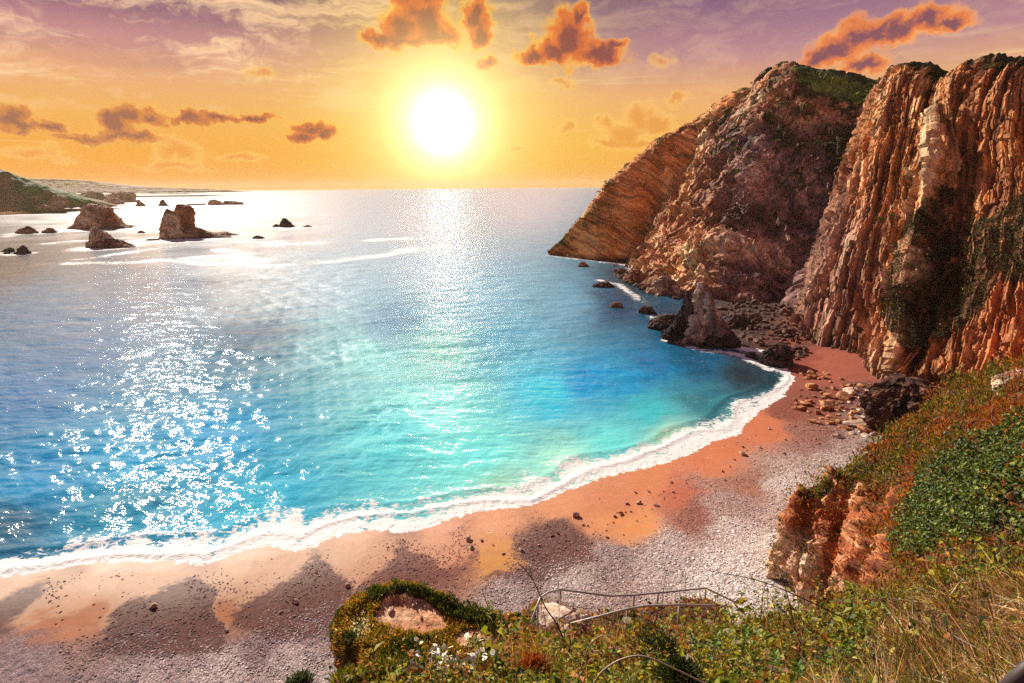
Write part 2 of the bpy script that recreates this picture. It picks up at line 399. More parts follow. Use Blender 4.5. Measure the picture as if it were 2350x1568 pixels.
# ------------------------------------------------------------------ shoreline
SH_PX = [(-900, 1330), (-400, 1335), (0, 1322), (100, 1312), (250, 1292), (400, 1290), (450, 1300), (520, 1280), (600, 1256), (690, 1266), (750, 1240), (850, 1216), (950, 1221),
         (1050, 1186), (1150, 1165), (1230, 1160), (1300, 1126), (1400, 1092), (1500, 1070), (1580, 1046), (1640, 1012), (1690, 1000), (1715, 968), (1760, 935), (1800, 905), (1822, 868),
         (1800, 835), (1760, 805), (1700, 795), (1660, 775), (1640, 725), (1600, 690), (1500, 645), (1440, 608), (1350, 597), (1258, 586)]
SHORE = [P(x, y, z=0)[:2] for x, y in SH_PX]
SHORE = [tuple(q) for q in crom(np.array(SHORE[:26]), 4)[:-1]] + [tuple(q) for q in SHORE[25:]]
SEA_POLY = SHORE + [(SHORE[-1][0]+15, SHORE[-1][1]+60), (9000, 4000), (9000, 90000), (-90000, 90000), (-90000, SHORE[0][1])]
def shore_sd(x, y):
    d = dist_poly(x, y, SHORE); return np.where(inpoly(x, y, SEA_POLY), -d, d)
def fan(dep0, dep1, ddep, az0, az1, daz):
    dep = np.radians(np.arange(dep0, dep1, -ddep)); az = np.radians(np.arange(az0, az1, daz))
    r = H/np.tan(dep)
    return r[:, None]*np.sin(az)[None], r[:, None]*np.cos(az)[None], r, az, dep
def palette(x, y, pts, power=3.0, warp=1.0, seed=5):
    """inverse-distance mix of colours placed at points of the ground"""
    az = np.degrees(np.arctan2(x, y)); dp = np.degrees(np.arctan2(H, np.hypot(x, y)))
    q = np.stack([x/9, y/9, x*0], -1)
    az = az+warp*(1.2*fbm(q, 4, seed)+.4*fbm(q*5, 3, seed+3)); dp = dp+warp*.7*(fbm(q+40, 4, seed+9)+.4*fbm(q*5, 3, seed+4))
    acc = 0; wt = 0
    for p in pts:
        w_ = P(p[0], p[1], z=p[3] if len(p) > 3 else 0.0)
        a0 = math.degrees(math.atan2(w_[0], w_[1])); d0 = math.degrees(math.atan2(H, math.hypot(w_[0], w_[1])))
        w = 1/(((az-a0)**2+(1.4*(dp-d0))**2)+.15)**(power/2)
        v = np.append(lin(p[2]), p[4] if len(p) > 4 else 0)
        acc = acc+w[..., None]*v; wt = wt+w
    return acc/wt[..., None]

# ------------------------------------------------------------------ sea
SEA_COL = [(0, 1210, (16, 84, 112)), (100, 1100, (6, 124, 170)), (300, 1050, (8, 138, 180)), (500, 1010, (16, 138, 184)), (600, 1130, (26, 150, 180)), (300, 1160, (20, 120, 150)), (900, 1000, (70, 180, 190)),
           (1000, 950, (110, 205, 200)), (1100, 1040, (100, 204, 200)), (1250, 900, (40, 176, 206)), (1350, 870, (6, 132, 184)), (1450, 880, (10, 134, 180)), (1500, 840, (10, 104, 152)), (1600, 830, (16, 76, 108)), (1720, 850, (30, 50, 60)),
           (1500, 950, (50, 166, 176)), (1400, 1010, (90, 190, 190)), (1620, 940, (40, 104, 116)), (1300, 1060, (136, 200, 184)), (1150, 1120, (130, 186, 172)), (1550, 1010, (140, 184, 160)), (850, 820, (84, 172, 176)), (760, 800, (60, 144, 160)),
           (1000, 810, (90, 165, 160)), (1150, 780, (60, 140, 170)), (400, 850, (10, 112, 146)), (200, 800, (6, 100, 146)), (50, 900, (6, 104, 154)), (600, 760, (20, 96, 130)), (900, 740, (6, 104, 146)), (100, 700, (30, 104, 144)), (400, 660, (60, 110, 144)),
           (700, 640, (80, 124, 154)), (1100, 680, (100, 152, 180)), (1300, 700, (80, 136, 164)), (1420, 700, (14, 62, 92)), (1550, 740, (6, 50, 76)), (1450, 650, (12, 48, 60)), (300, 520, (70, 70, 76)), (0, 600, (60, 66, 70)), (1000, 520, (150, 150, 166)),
           (700, 480, (134, 132, 146)), (200, 460, (140, 130, 134)), (1200, 450, (168, 164, 174)), (600, 450, (150, 144, 154)), (1000, 620, (120, 150, 176))]  # pale far and mid-bay points paint the sky's sheen into the water colour
BREAK = [([(150, 607), (300, 601), (480, 600), (560, 608), (640, 606), (720, 601), (800, 598), (880, 582), (1000, 564)], 8), ([(190, 596), (260, 588), (330, 575), (400, 566)], 6), ([(430, 592), (520, 588), (600, 596)], 10),
         ([(640, 528), (720, 521)], 14), ([(660, 562), (720, 560)], 14), ([(860, 552), (960, 546)], 12), ([(480, 573), (560, 586)], 9), ([(100, 560), (180, 553), (270, 548)], 5), ([(0, 545), (60, 536)], 8), ([(600, 500), (760, 492)], 8), ([(400, 505), (470, 500)], 9),
         ([(560, 553), (640, 556)], 8), ([(420, 525), (540, 520)], 7), ([(1380, 645), (1420, 655), (1470, 690)], 2.0), ([(1465, 715), (1510, 740)], 2.0), ([(1530, 778), (1620, 800), (1700, 812), (1780, 850)], 1.6)]
ROCK_FOAM = []                                  # (x, y, radius) filled in by the rocks
def build_sea():
    x, y, r, az, dep = fan(56, .16, .068, -66, 52, .092)
    sd = -shore_sd(x, y)                        # >0 at sea
    nv, nu = x.shape
    dr = np.abs(np.gradient(r))[:, None]*np.ones_like(x); sp = np.maximum(dr, (r*R_(.092))[:, None])
    z = np.zeros_like(x); rg = np.random.default_rng(3)
    for k in range(46):
        lam = 1.1*(22/1.1)**(k/45)*(0.9+.2*rg.random()); th = R_(-90+rg.normal(0, 34)-14); ph = rg.random()*6.28
        A = .0037*lam**.95*(1 if lam < 6 else (6/lam)**.6)
        kx, ky = math.cos(th)*6.283/lam, math.sin(th)*6.283/lam
        w = sstep(lam/sp, 2.2, 4.5)
        ph2 = kx*x+ky*y+ph
        z += A*w*(np.sin(ph2)+.25*np.cos(2*ph2))
    grp = .75+.5*fbm(np.stack([x/30, y/22, x*0], -1), 3, 77)
    near = sstep(sd, 0, 14)
    z *= grp*(.25+.75*near)
    # surf: low foaming rollers along the beach
    wob = 2.2*fbm(np.stack([x/16, y/16, x*0], -1), 3, 31)
    band = lambda c, w: np.exp(-((sd+wob-c)/w)**2)
    z += .16*band(3.2, .8)+.20*band(7.5, 1.1)*sstep(y, 20, 60)
    z += .05*sstep(3.5-sd, 0, 3)*fbm(np.stack([x*1.5, y*1.5, x*0], -1), 3, 12)
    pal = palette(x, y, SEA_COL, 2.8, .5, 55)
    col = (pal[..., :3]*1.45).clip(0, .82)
    # foam amount: wash, rollers, breakers off the rocks
    far_ = sstep(y, 130, 210)
    bx = np.clip((x+70)/140, 0, 1)              # the wash is wide on the left, narrow on the right
    ww = np.where(x < 0, 7.5, 7.5-np.clip(x, 0, 60)/60*4.2)
    foam = .70*sstep(ww-sd-wob*.9, -4.0, ww*.6)+.42*np.exp(-((sd-.8)/1.6)**2)+.3*(fbm(np.stack([x/2.6, y/4, x*0], -1), 4, 35))*(sd < ww+3)
    foam += .30*band(ww*.55, 1.0)
    foam *= 1-.55*far_
    q3 = np.stack([x/28, y/40, x*0], -1); xw = x+7*fbm(q3, 4, 41); yw = y+9*fbm(q3+9, 4, 42); patch = .55+.75*fbm(np.stack([x/18, y/30, x*0], -1), 4, 43)
    for pl, w in BREAK:
        W = [P(a, b, z=0)[:2] for a, b in pl]; k_ = min(1, w/6); d = dist_poly(x+(xw-x)*k_, y+(yw-y)*k_, W)
        foam = np.maximum(foam, (.50+.45*patch)*np.exp(-(d/(w*1.25))**2))
    for (fx, fy, fr) in ROCK_FOAM:
        d = np.hypot(x-fx, (y-fy)*.8); foam = np.maximum(foam, .56*np.exp(-(np.maximum(d-fr, 0)/(fr*.45+1))**2))
    # wind-ruffled water in the middle of the bay and out to sea, smoother water elsewhere
    def ell(cx, cy, ax, ay):
        c0 = P(cx, cy, z=0); a0 = math.degrees(math.atan2(c0[0], c0[1])); d0 = math.degrees(math.atan2(H, math.hypot(c0[0], c0[1])))
        A_ = np.degrees(np.arctan2(x, y))-a0; D_ = np.degrees(np.arctan2(H, np.hypot(x, y)))-d0; q_ = np.stack([x/40, y/40, x*0], -1)
        return np.exp(-((A_+2*fbm(q_, 3, 47))/ax)**2-((D_+.8*fbm(q_, 3, 48))/ay)**2)
    ruf = np.clip(1.2*ell(1080, 560, 17, 7)+1.0*ell(1060, 700, 12, 7)+.7*ell(1000, 860, 10, 6)+.7*ell(1000, 450, 34, 2.5), .06, .95)
    m, t = new_mat('sea_water')
    g = nd(t, 'ShaderNodeNewGeometry'); po = g.outputs['Position']
    base = nd(t, 'ShaderNodeAttribute', attribute_name='col').outputs['Color']
    fo = nd(t, 'ShaderNodeAttribute', attribute_name='foam').outputs['Fac']
    mp = lambda s: nd(t, 'ShaderNodeMapping', {'Vector': po, 'Rotation': (0, 0, R_(12)), 'Scale': s}).outputs[0]
    b1 = NOISE(t, mp((1.3, 2.6, 1)), 1.0, 2, .5, .2); b2 = NOISE(t, mp((.26, .42, .3)), 1.0, 4, .6, .3)
    b3 = NOISE(t, mp((.05, .10, .05)), 1.0, 3, .6)
    hg = M(t, 'ADD', M(t, 'ADD', M(t, 'MULTIPLY', b1, .14), M(t, 'MULTIPLY', b2, .9)), M(t, 'MULTIPLY', b3, 3.0))
    bp = nd(t, 'ShaderNodeBump', {'Height': hg, 'Strength': .30, 'Distance': 1.0})
    var = NOISE(t, mp((.05, .13, .1)), 1.0, 4, .6)
    bc = VM(t, 'SCALE', base, scale=M(t, 'ADD', M(t, 'MULTIPLY', var, .45), .78))
    w1 = nd(t, 'ShaderNodeBsdfPrincipled', {'Base Color': bc, 'Roughness': .05, 'IOR': 1.33, 'Normal': bp.outputs[0], 'Specular IOR Level': .5})
    w2 = nd(t, 'ShaderNodeBsdfPrincipled', {'Base Color': bc, 'Roughness': .50, 'IOR': 1.33, 'Normal': bp.outputs[0], 'Specular IOR Level': .8})
    wat = nd(t, 'ShaderNodeMixShader', {0: nd(t, 'ShaderNodeAttribute', attribute_name='ruffle').outputs['Fac'], 1: w1.outputs[0], 2: w2.outputs[0]})
    fn = NOISE(t, mp((.8, 1.3, 1)), 1.0, 9, .66, .8); fn2 = NOISE(t, mp((.10, .26, .2)), 1.0, 5, .6, .5)
    fm = M(t, 'ADD', fo, M(t, 'ADD', M(t, 'MULTIPLY', M(t, 'SUBTRACT', fn, .5), 2.7), M(t, 'MULTIPLY', M(t, 'SUBTRACT', fn2, .5), .9)))
    fm = SS(t, fm, .38, .72)
    fb = nd(t, 'ShaderNodeBump', {'Height': fn, 'Strength': .9, 'Distance': .25})
    fs = nd(t, 'ShaderNodeBsdfPrincipled', {'Base Color': (.86, .86, .84, 1), 'Roughness': .7, 'Normal': fb.outputs[0]})
    mx = nd(t, 'ShaderNodeMixShader', {0: fm, 1: wat.outputs[0], 2: fs.outputs[0]})
    finish(t, mx.outputs[0])
    Fc = grid_faces(nv, nu)
    keep = (sd > -9).reshape(-1)[Fc].any(1)
    V = np.stack([x, y, z], -1).reshape(-1, 3)
    Fc = Fc[keep]; used = np.unique(Fc); rm = np.zeros(len(V), np.int32); rm[used] = np.arange(len(used))
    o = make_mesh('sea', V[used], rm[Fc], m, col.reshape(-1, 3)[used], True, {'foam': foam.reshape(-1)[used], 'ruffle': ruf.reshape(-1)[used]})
    tag(o, 'turquoise to deep blue bay with white surf along the curved beach', 'sea', kind='structure')

# ------------------------------------------------------------------ beach
G = lambda x, y, c, p=0.0: (x, y, c, 1.0, p)
BEACH_COL = [G(50, 1350, (224, 186, 166), .1), G(250, 1320, (226, 190, 168), .1), G(330, 1345, (216, 172, 150), .1), G(400, 1305, (226, 188, 165)), G(600, 1285, (226, 186, 160)), G(600, 1335, (212, 164, 136), .2), G(680, 1280, (222, 176, 150)), G(820, 1245, (222, 172, 142)), G(850, 1285, (206, 152, 124), .2),
             G(1000, 1220, (216, 152, 122)), G(1150, 1192, (218, 150, 108)), G(1300, 1150, (216, 142, 94)), G(1500, 1092, (214, 132, 84)), G(1650, 1040, (208, 120, 76)), G(1750, 970, (206, 118, 76)), G(1900, 835, (176, 92, 68)), G(1950, 850, (166, 88, 68)), G(1860, 815, (150, 70, 54)),
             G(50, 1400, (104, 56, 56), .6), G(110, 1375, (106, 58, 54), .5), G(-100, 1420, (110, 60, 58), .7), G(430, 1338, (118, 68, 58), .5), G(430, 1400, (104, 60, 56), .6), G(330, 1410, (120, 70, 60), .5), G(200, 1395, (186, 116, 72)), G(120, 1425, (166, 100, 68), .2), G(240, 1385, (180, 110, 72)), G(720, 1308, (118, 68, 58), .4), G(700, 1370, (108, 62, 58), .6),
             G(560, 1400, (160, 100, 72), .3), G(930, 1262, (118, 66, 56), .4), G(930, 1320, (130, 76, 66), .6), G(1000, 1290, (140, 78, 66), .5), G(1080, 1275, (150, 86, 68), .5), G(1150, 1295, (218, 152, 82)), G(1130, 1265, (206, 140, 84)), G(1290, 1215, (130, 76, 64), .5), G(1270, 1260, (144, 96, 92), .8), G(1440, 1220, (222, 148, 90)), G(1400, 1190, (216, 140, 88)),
             G(1400, 1160, (208, 128, 88)), G(1560, 1150, (194, 106, 78), .2), G(1600, 1195, (176, 110, 94), .6), G(100, 1500, (158, 132, 138), 1), G(300, 1450, (138, 104, 108), 1), G(300, 1545, (186, 160, 160), 1), G(600, 1480, (150, 118, 122), 1), G(660, 1550, (196, 172, 168), 1), G(500, 1560, (202, 178, 176), 1), G(850, 1400, (140, 96, 94), 1), G(720, 1450, (160, 130, 132), 1),
             G(700, 1640, (206, 186, 180), 1), G(200, 1640, (150, 120, 124), 1), G(1180, 1390, (190, 166, 164), 1), G(1300, 1330, (206, 186, 180), 1), G(1500, 1290, (218, 198, 192), 1), G(1700, 1230, (228, 208, 202), 1), G(1760, 1290, (238, 224, 216), 1), G(1650, 1360, (240, 228, 222), 1), G(1820, 1130, (228, 208, 198), 1), G(1900, 1090, (216, 192, 182), 1),
             G(1985, 1050, (196, 168, 156), 1), G(1400, 1290, (178, 152, 150), 1), G(1200, 1335, (150, 116, 116), 1), G(1750, 1130, (182, 122, 100), .4), G(1700, 1180, (196, 160, 150), .9), G(1880, 1020, (172, 112, 94), .5), G(1750, 740, (76, 44, 42), .8), G(1850, 775, (140, 78, 60), .6), G(1950, 900, (140, 80, 64), .6), G(1990, 1000, (190, 160, 148), .8), G(1850, 930, (150, 80, 60), .3),
             G(1980, 1300, (238, 224, 216), 1), G(1700, 700, (70, 44, 44), .8), G(1500, 630, (90, 56, 44), .6)]
def beach_z(x, y):
    sd = shore_sd(x, y)
    z = np.where(sd > 0, .11*sd*(1-np.clip(sd, 0, 60)/140), .12*sd)
    z = z+.10*fbm(np.stack([x/7, y/7, x*0], -1), 3, 21)*sstep(sd, 1, 12)
    # cusps: low ridges of shingle running down to the water
    return np.minimum(z, 4.6+.02*np.clip(sd, 0, 200)), sd
def build_beach():
    x, y, r, az, dep = fan(66, 6.5, .062, -62, 56, .10)
    z, sd = beach_z(x, y)
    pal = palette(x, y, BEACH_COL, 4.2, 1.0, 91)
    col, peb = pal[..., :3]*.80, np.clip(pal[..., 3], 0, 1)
    W3 = np.stack([x, y, z], -1); px, py = proj(W3); q = np.stack([x/4, y/4, x*0], -1)
    q5 = q*9; wx, wy = px+18*fbm(q, 4, 701)+6*fbm(q5, 3, 703), py+12*fbm(q, 4, 702)+6*fbm(q5, 3, 704)
    def soft(poly, w):
        sdp = dist_poly(wx, wy, poly+[poly[0]]); return sstep(np.where(inpoly(wx, wy, poly), sdp, -sdp), -w, w)
    zone = sstep(py, 1180, 1230)*sstep(px, 1500, 1380)*sstep(py, 1470, 1420)
    wash = lerp(lin((192, 148, 116)), lin((208, 142, 104)), sstep(px, 700, 1100))
    up = soft([(-400, 1300), (0, 1330), (420, 1300), (700, 1270), (950, 1225), (1110, 1195), (1130, 1250), (1010, 1310), (760, 1400), (560, 1440), (240, 1440), (0, 1440), (-400, 1480)], 14)
    col = lerp(col, wash*.80, up*.8*zone); peb = peb*(1-up*.8*zone)
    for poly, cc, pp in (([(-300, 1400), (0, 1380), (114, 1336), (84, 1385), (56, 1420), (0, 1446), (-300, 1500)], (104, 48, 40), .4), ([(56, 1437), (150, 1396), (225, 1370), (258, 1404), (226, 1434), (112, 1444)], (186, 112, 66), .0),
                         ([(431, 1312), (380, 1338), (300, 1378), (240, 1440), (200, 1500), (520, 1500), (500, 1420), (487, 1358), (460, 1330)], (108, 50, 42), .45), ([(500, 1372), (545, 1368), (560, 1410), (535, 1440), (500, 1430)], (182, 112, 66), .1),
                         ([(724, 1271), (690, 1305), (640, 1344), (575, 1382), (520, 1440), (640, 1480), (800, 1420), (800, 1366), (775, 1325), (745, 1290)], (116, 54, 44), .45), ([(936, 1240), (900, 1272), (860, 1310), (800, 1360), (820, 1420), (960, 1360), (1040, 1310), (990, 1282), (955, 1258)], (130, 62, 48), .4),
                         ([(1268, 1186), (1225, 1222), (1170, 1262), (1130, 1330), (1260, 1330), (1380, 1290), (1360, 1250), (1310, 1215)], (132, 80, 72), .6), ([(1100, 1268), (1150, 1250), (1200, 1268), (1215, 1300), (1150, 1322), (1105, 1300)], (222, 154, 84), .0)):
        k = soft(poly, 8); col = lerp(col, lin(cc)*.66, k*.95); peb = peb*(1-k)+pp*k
    z = z+peb*.06*fbm(np.stack([x*1.7, y*1.7, x*0], -1), 2, 8)
    wet = sstep(3.0-sd+1.5*fbm(np.stack([x/5, y/5, x*0], -1), 3, 61), 0, 3)
    m, t = new_mat('beach_ground')
    po = nd(t, 'ShaderNodeNewGeometry').outputs['Position']
    base = nd(t, 'ShaderNodeAttribute', attribute_name='col').outputs['Color']
    pb = nd(t, 'ShaderNodeAttribute', attribute_name='pebble').outputs['Fac']
    we = nd(t, 'ShaderNodeAttribute', attribute_name='wet').outputs['Fac']
    wp = VM(t, 'ADD', po, VM(t, 'SCALE', NOISE(t, po, 1.2, 3, .6, 0, 1), scale=.25))
    v1 = nd(t, 'ShaderNodeTexVoronoi', {'Vector': wp, 'Scale': 6.5, 'Randomness': 1.0})
    v2 = nd(t, 'ShaderNodeTexVoronoi', {'Vector': wp, 'Scale': 14.0, 'Randomness': 1.0})
    r1 = nd(t, 'ShaderNodeSeparateColor', {0: v1.outputs['Color']}).outputs[0]; r2 = nd(t, 'ShaderNodeSeparateColor', {0: v2.outputs['Color']}).outputs[0]
    stones = M(t, 'ADD', M(t, 'MULTIPLY', M(t, 'POWER', r1, 1.5), .75), M(t, 'MULTIPLY', r2, .8))
    gap = M(t, 'MULTIPLY', SS(t, v1.outputs['Distance'], .62, .36), SS(t, v2.outputs['Distance'], .62, .38))
    pf = M(t, 'MULTIPLY', M(t, 'ADD', .50, M(t, 'MULTIPLY', stones, 1.15)), M(t, 'ADD', .45, M(t, 'MULTIPLY', gap, .65)))
    sn = NOISE(t, po, 1.1, 8, .65); sf = M(t, 'ADD', .72, M(t, 'MULTIPLY', sn, .56))
    # thin run-off lines of foam and grit on the wet sand
    ln = NOISE(t, nd(t, 'ShaderNodeMapping', {'Vector': po, 'Rotation': (0, 0, R_(-28)), 'Scale': (.30, 2.4, 1)}).outputs[0], 1.0, 6, .65, .6)
    fac = MIX(t, SS(t, M(t, 'ADD', pb, M(t, 'MULTIPLY', M(t, 'SUBTRACT', sn, .5), .9)), .15, .55), sf, pf)
    c = VM(t, 'MULTIPLY', base, fac)
    lw = M(t, 'MULTIPLY', SS(t, ln, .62, .74), M(t, 'SUBTRACT', 1.0, SS(t, pb, .2, .5)))
    lw = M(t, 'MULTIPLY', lw, we)
    c = MIX(t, M(t, 'MULTIPLY', lw, .7), c, (.72, .60, .52, 1))
    grit = nd(t, 'ShaderNodeTexVoronoi', {'Vector': po, 'Scale': 3.4, 'Randomness': 1.0})
    gr = M(t, 'MULTIPLY', SS(t, grit.outputs['Distance'], .16, .10), SS(t, NOISE(t, po, .22, 3, .6), .5, .66))
    c = MIX(t, M(t, 'MULTIPLY', gr, .8), c, (.13, .08, .07, 1))
    hp = MIX(t, pb, VM(t, 'SCALE', (1, 1, 1), scale=M(t, 'MULTIPLY', sn, .25)), VM(t, 'SCALE', (1, 1, 1), scale=M(t, 'ADD', M(t, 'MULTIPLY', M(t, 'SUBTRACT', 1.0, v1.outputs['Distance']), .9), M(t, 'MULTIPLY', M(t, 'SUBTRACT', 1.0, v2.outputs['Distance']), .4))))
    b = nd(t, 'ShaderNodeBump', {'Height': hp, 'Strength': .9, 'Distance': .06})
    ro = M(t, 'SUBTRACT', .9, M(t, 'MULTIPLY', we, .22))
    p = nd(t, 'ShaderNodeBsdfPrincipled', {'Base Color': c, 'Roughness': ro, 'Normal': b.outputs[0], 'Specular IOR Level': .35})
    finish(t, p.outputs[0])
    Fc = grid_faces(*x.shape); keep = (sd > -14).reshape(-1)[Fc].any(1) & (z < 30).reshape(-1)[Fc].all(1)
    V = np.stack([x, y, z], -1).reshape(-1, 3); Fc = Fc[keep]; used = np.unique(Fc); rm = np.zeros(len(V), np.int32); rm[used] = np.arange(len(used))
    o = make_mesh('beach', V[used], rm[Fc], m, col.reshape(-1, 3)[used], True, {'pebble': peb.reshape(-1)[used], 'wet': sstep(14-sd, 0, 10).reshape(-1)[used]})
    tag(o, 'curved beach of red sand and pale shingle', 'beach', kind='structure')

# ------------------------------------------------------------------ cliffs
def cols_from(spec, back):
    """spec: (base px, base z, [mid (px,py,Y)], top (px,py,Y)); every column gets base, two mids, top, two points behind"""
    out = []
    for s in spec:
        b = P(s[0][0], s[0][1], z=s[0][2]) if len(s[0]) == 3 else P(*s[0][:2], Y=s[0][3])
        tp = P(*s[-1]); mids = s[1:-1]
        if mids: ms = [P(*m) for m in mids]
        else: ms = [b+(tp-b)*np.array([.30, .30, .34]), b+(tp-b)*np.array([.64, .64, .68])]
        low = b+np.array([0, 0, -4.0])
        out.append([low, b]+ms+[tp, tp+np.array(back[0]), tp+np.array(back[1])])
    return out
def cliff(name, spec, nu, rows, back, disp, colour, label, mat=MAT_CLIFF, bed=None):
    Gd = loft(cols_from(spec, back), nu, rows)
    nv, nu_ = Gd.shape[:2]
    seg = np.linalg.norm(np.diff(Gd[min(30, nv-1)], axis=0), axis=1); ul = np.concatenate([[0], np.cumsum(seg)])[None]*np.ones((nv, 1))
    vl = np.linalg.norm(np.diff(Gd, axis=0), axis=2); vl = np.concatenate([np.zeros((1, nu_)), np.cumsum(vl, 0)])
    vfrac = np.interp(np.arange(nv), np.cumsum([0]+list(rows)), [-.05, 0, .33, .67, 1, 1.3, 1.6])[:, None]*np.ones((1, nu_))
    N = normals(Gd)
    toc = CAM-Gd; flip = np.sign(np.median((N*toc).sum(-1))); N = N*flip
    V = Gd+N*disp(Gd, ul, vl, vfrac)[..., None]
    px, py = proj(V)
    c = colour(V, ul, vl, vfrac, px, py, N)
    su = np.stack([ul, vl, ul*0], -1) if bed is None else bed(V, ul)
    o = make_mesh(name, V, grid_faces(nv, nu_), mat, c.reshape(-1, 3), False, {'suv': su.reshape(-1, 3)})
    tag(o, label, 'cliff', kind='structure')
    return dict(o=o, V=V, N=N, px=px, py=py, vf=vfrac)
def tone(t, stops):
    xs = [s[0] for s in stops]; cs = np.array([lin(s[1]) for s in stops])
    return np.stack([np.interp(t, xs, cs[:, k]) for k in range(3)], -1)

# striped main cliff on the right
def warpC(Pp, u): return u+1.0*fbm(Pp/45, 2, 1)+.10*fbm(Pp/4, 3, 2)
def dispC(Pp, u, v, vf):
    w = warpC(Pp, u)
    r1 = 1-np.abs(n1(w/13, 3))*2.2
    d = .5*r1+1.7*facet(Pp*np.array([1/17, 1/17, 1/24]), 407)+1.8*slabs(w, v, 5.5, 34, 401)+1.9*slabs(w, v, 2.3, 15, 402)+1.1*slabs(w, v, .95, 8, 403)+.6*facet(Pp/2.2, 405)+.7*fbm(Pp/11, 3, 6)
    return d*sstep(1.35-vf, 0, .3)
def colC(V, u, v, vf, px, py, N):
    w = warpC(V, u)
    s = n1(w/6, 27)*.38+n1(w/2.1, 12)*.6+n1(w/.9, 13)*.4+.3*fbm(V/14, 4, 14)+.45*slabs(w, v, 2.3, 15, 402)+.5*slabs(w, v, .95, 8, 403)
    c = tone(s, [(-1.1, (86, 48, 36)), (-.45, (146, 88, 52)), (0, (188, 124, 74)), (.4, (212, 152, 98)), (.9, (226, 180, 132)), (1.6, (232, 196, 156))])
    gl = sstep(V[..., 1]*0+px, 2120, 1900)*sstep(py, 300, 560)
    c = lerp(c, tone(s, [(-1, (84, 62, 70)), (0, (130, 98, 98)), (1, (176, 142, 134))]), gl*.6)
    dirt = sstep(px, 2180, 2300)*sstep(py, 560, 700)
    s2 = fbm(V*np.array([.5, .5, .12]), 5, 33)
    c = lerp(c, tone(s2, [(-1, (150, 82, 50)), (0, (198, 118, 72)), (1, (224, 156, 104))]), dirt*.9)
    vg = VEG_C(px, py)*sstep(fbm(V/6, 4, 44), -.75, -.2)
    c = lerp(c, lin((92, 62, 44)), vg*.8)
    c = lerp(c, lin((60, 64, 30)), sstep(vf, 1.0, 1.08))
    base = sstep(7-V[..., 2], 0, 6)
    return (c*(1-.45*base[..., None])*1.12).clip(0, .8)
VEGC_POLY = [(2025, 690), (2060, 560), (2100, 490), (2140, 425), (2190, 435), (2185, 500), (2260, 510), (2350, 440), (2420, 430), (2420, 650), (2285, 645), (2245, 720), (2180, 770), (2080, 812), (2040, 760)]
def VEG_C(px, py): return inpoly(px, py, VEGC_POLY).astype(float)
C_SPEC = [((1828, 694, 1.0), (2008, 205, 268)), ((1838, 772, 1.0), (2043, 172, 238)), ((1885, 790, 1.5), (2073, 156, 216)), ((1950, 810, 1.8), (2113, 172, 206)), ((1996, 842, 1.8), (2148, 196, 203)), ((2030, 864, 2.0), (2168, 188, 196)),
          ((2075, 874, 2.0), (2150, 700, 143), (2190, 400, 168), (2208, 168, 188)), ((2130, 884, 2.5), (2190, 690, 134), (2250, 420, 158), (2286, 158, 180)), ((2215, 890, 4.0), (2270, 680, 124), (2320, 420, 148), (2346, 168, 172)),
          ((2400, 905, 8.0), (2420, 690, 112), (2440, 420, 136), (2450, 175, 162)), ((2640, 930, 10.0), (2650, 700, 98), (2660, 430, 122), (2680, 150, 150)), ((3000, 960, 10.0), (3000, 700, 82), (3000, 430, 104), (3050, 140, 130))]
# middle cliff
def dispB(Pp, u, v, vf):
    q = Pp+2*np.stack([fbm(Pp/12, 2, 50), fbm(Pp/12, 2, 51), fbm(Pp/12, 2, 52)], -1)
    q = np.stack([q[..., 0]*.8+q[..., 2]*.5, q[..., 1], q[..., 2]*.8-q[..., 0]*.5], -1)
    d = 6.5*facet(q*np.array([1/17, 1/17, 1/30]), 60)+3.0*facet(q*np.array([1/6, 1/6, 1/10]), 70)+1.2*facet(q/2.6, 75)+2.2*ridged(Pp/40, 3, 63, .5)+.5*fbm(Pp/3, 3, 64)
    return (d-1.2*sstep(vf, .8, 1))*(1-.55*sstep(vf, .75, 1))*sstep(1.35-vf, 0, .3)*sstep(u, -5, 12)
GREENB = [(1815, 150), (2020, 180), (2020, 240), (1960, 238), (1880, 215), (1835, 190)]
def colB(V, u, v, vf, px, py, N):
    s = .9*fbm(V/16, 5, 81)+.5*fbm(V/3, 3, 82)
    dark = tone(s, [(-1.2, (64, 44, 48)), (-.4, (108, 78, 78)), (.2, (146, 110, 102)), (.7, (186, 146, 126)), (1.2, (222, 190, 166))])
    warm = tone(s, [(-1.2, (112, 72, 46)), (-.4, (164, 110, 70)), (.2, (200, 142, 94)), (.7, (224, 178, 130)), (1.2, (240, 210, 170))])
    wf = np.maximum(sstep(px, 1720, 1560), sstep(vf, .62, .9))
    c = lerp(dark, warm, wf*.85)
    vg = sstep(fbm(V/9, 5, 85)+.9*sstep(vf, .25, .75)-.7+.4*sstep(px, 1700, 1850)*sstep(py, 620, 400), .35, .7)
    vg = vg*sstep(fbm(V/2.5, 3, 86), -.6, .1)
    c = lerp(c, lin((54, 52, 30)), vg*.85)
    gm = inpoly(px, py, GREENB)
    c = np.where(gm[..., None], lerp(lin((84, 104, 36)), lin((124, 138, 56)), sstep(fbm(V/4, 4, 87), -.5, .6)), c)
    c = lerp(c, lin((60, 64, 30)), sstep(vf, 1.0, 1.06))
    return (c*(1-.5*sstep(5-V[..., 2], 0, 4)[..., None])*1.3).clip(0, .8)
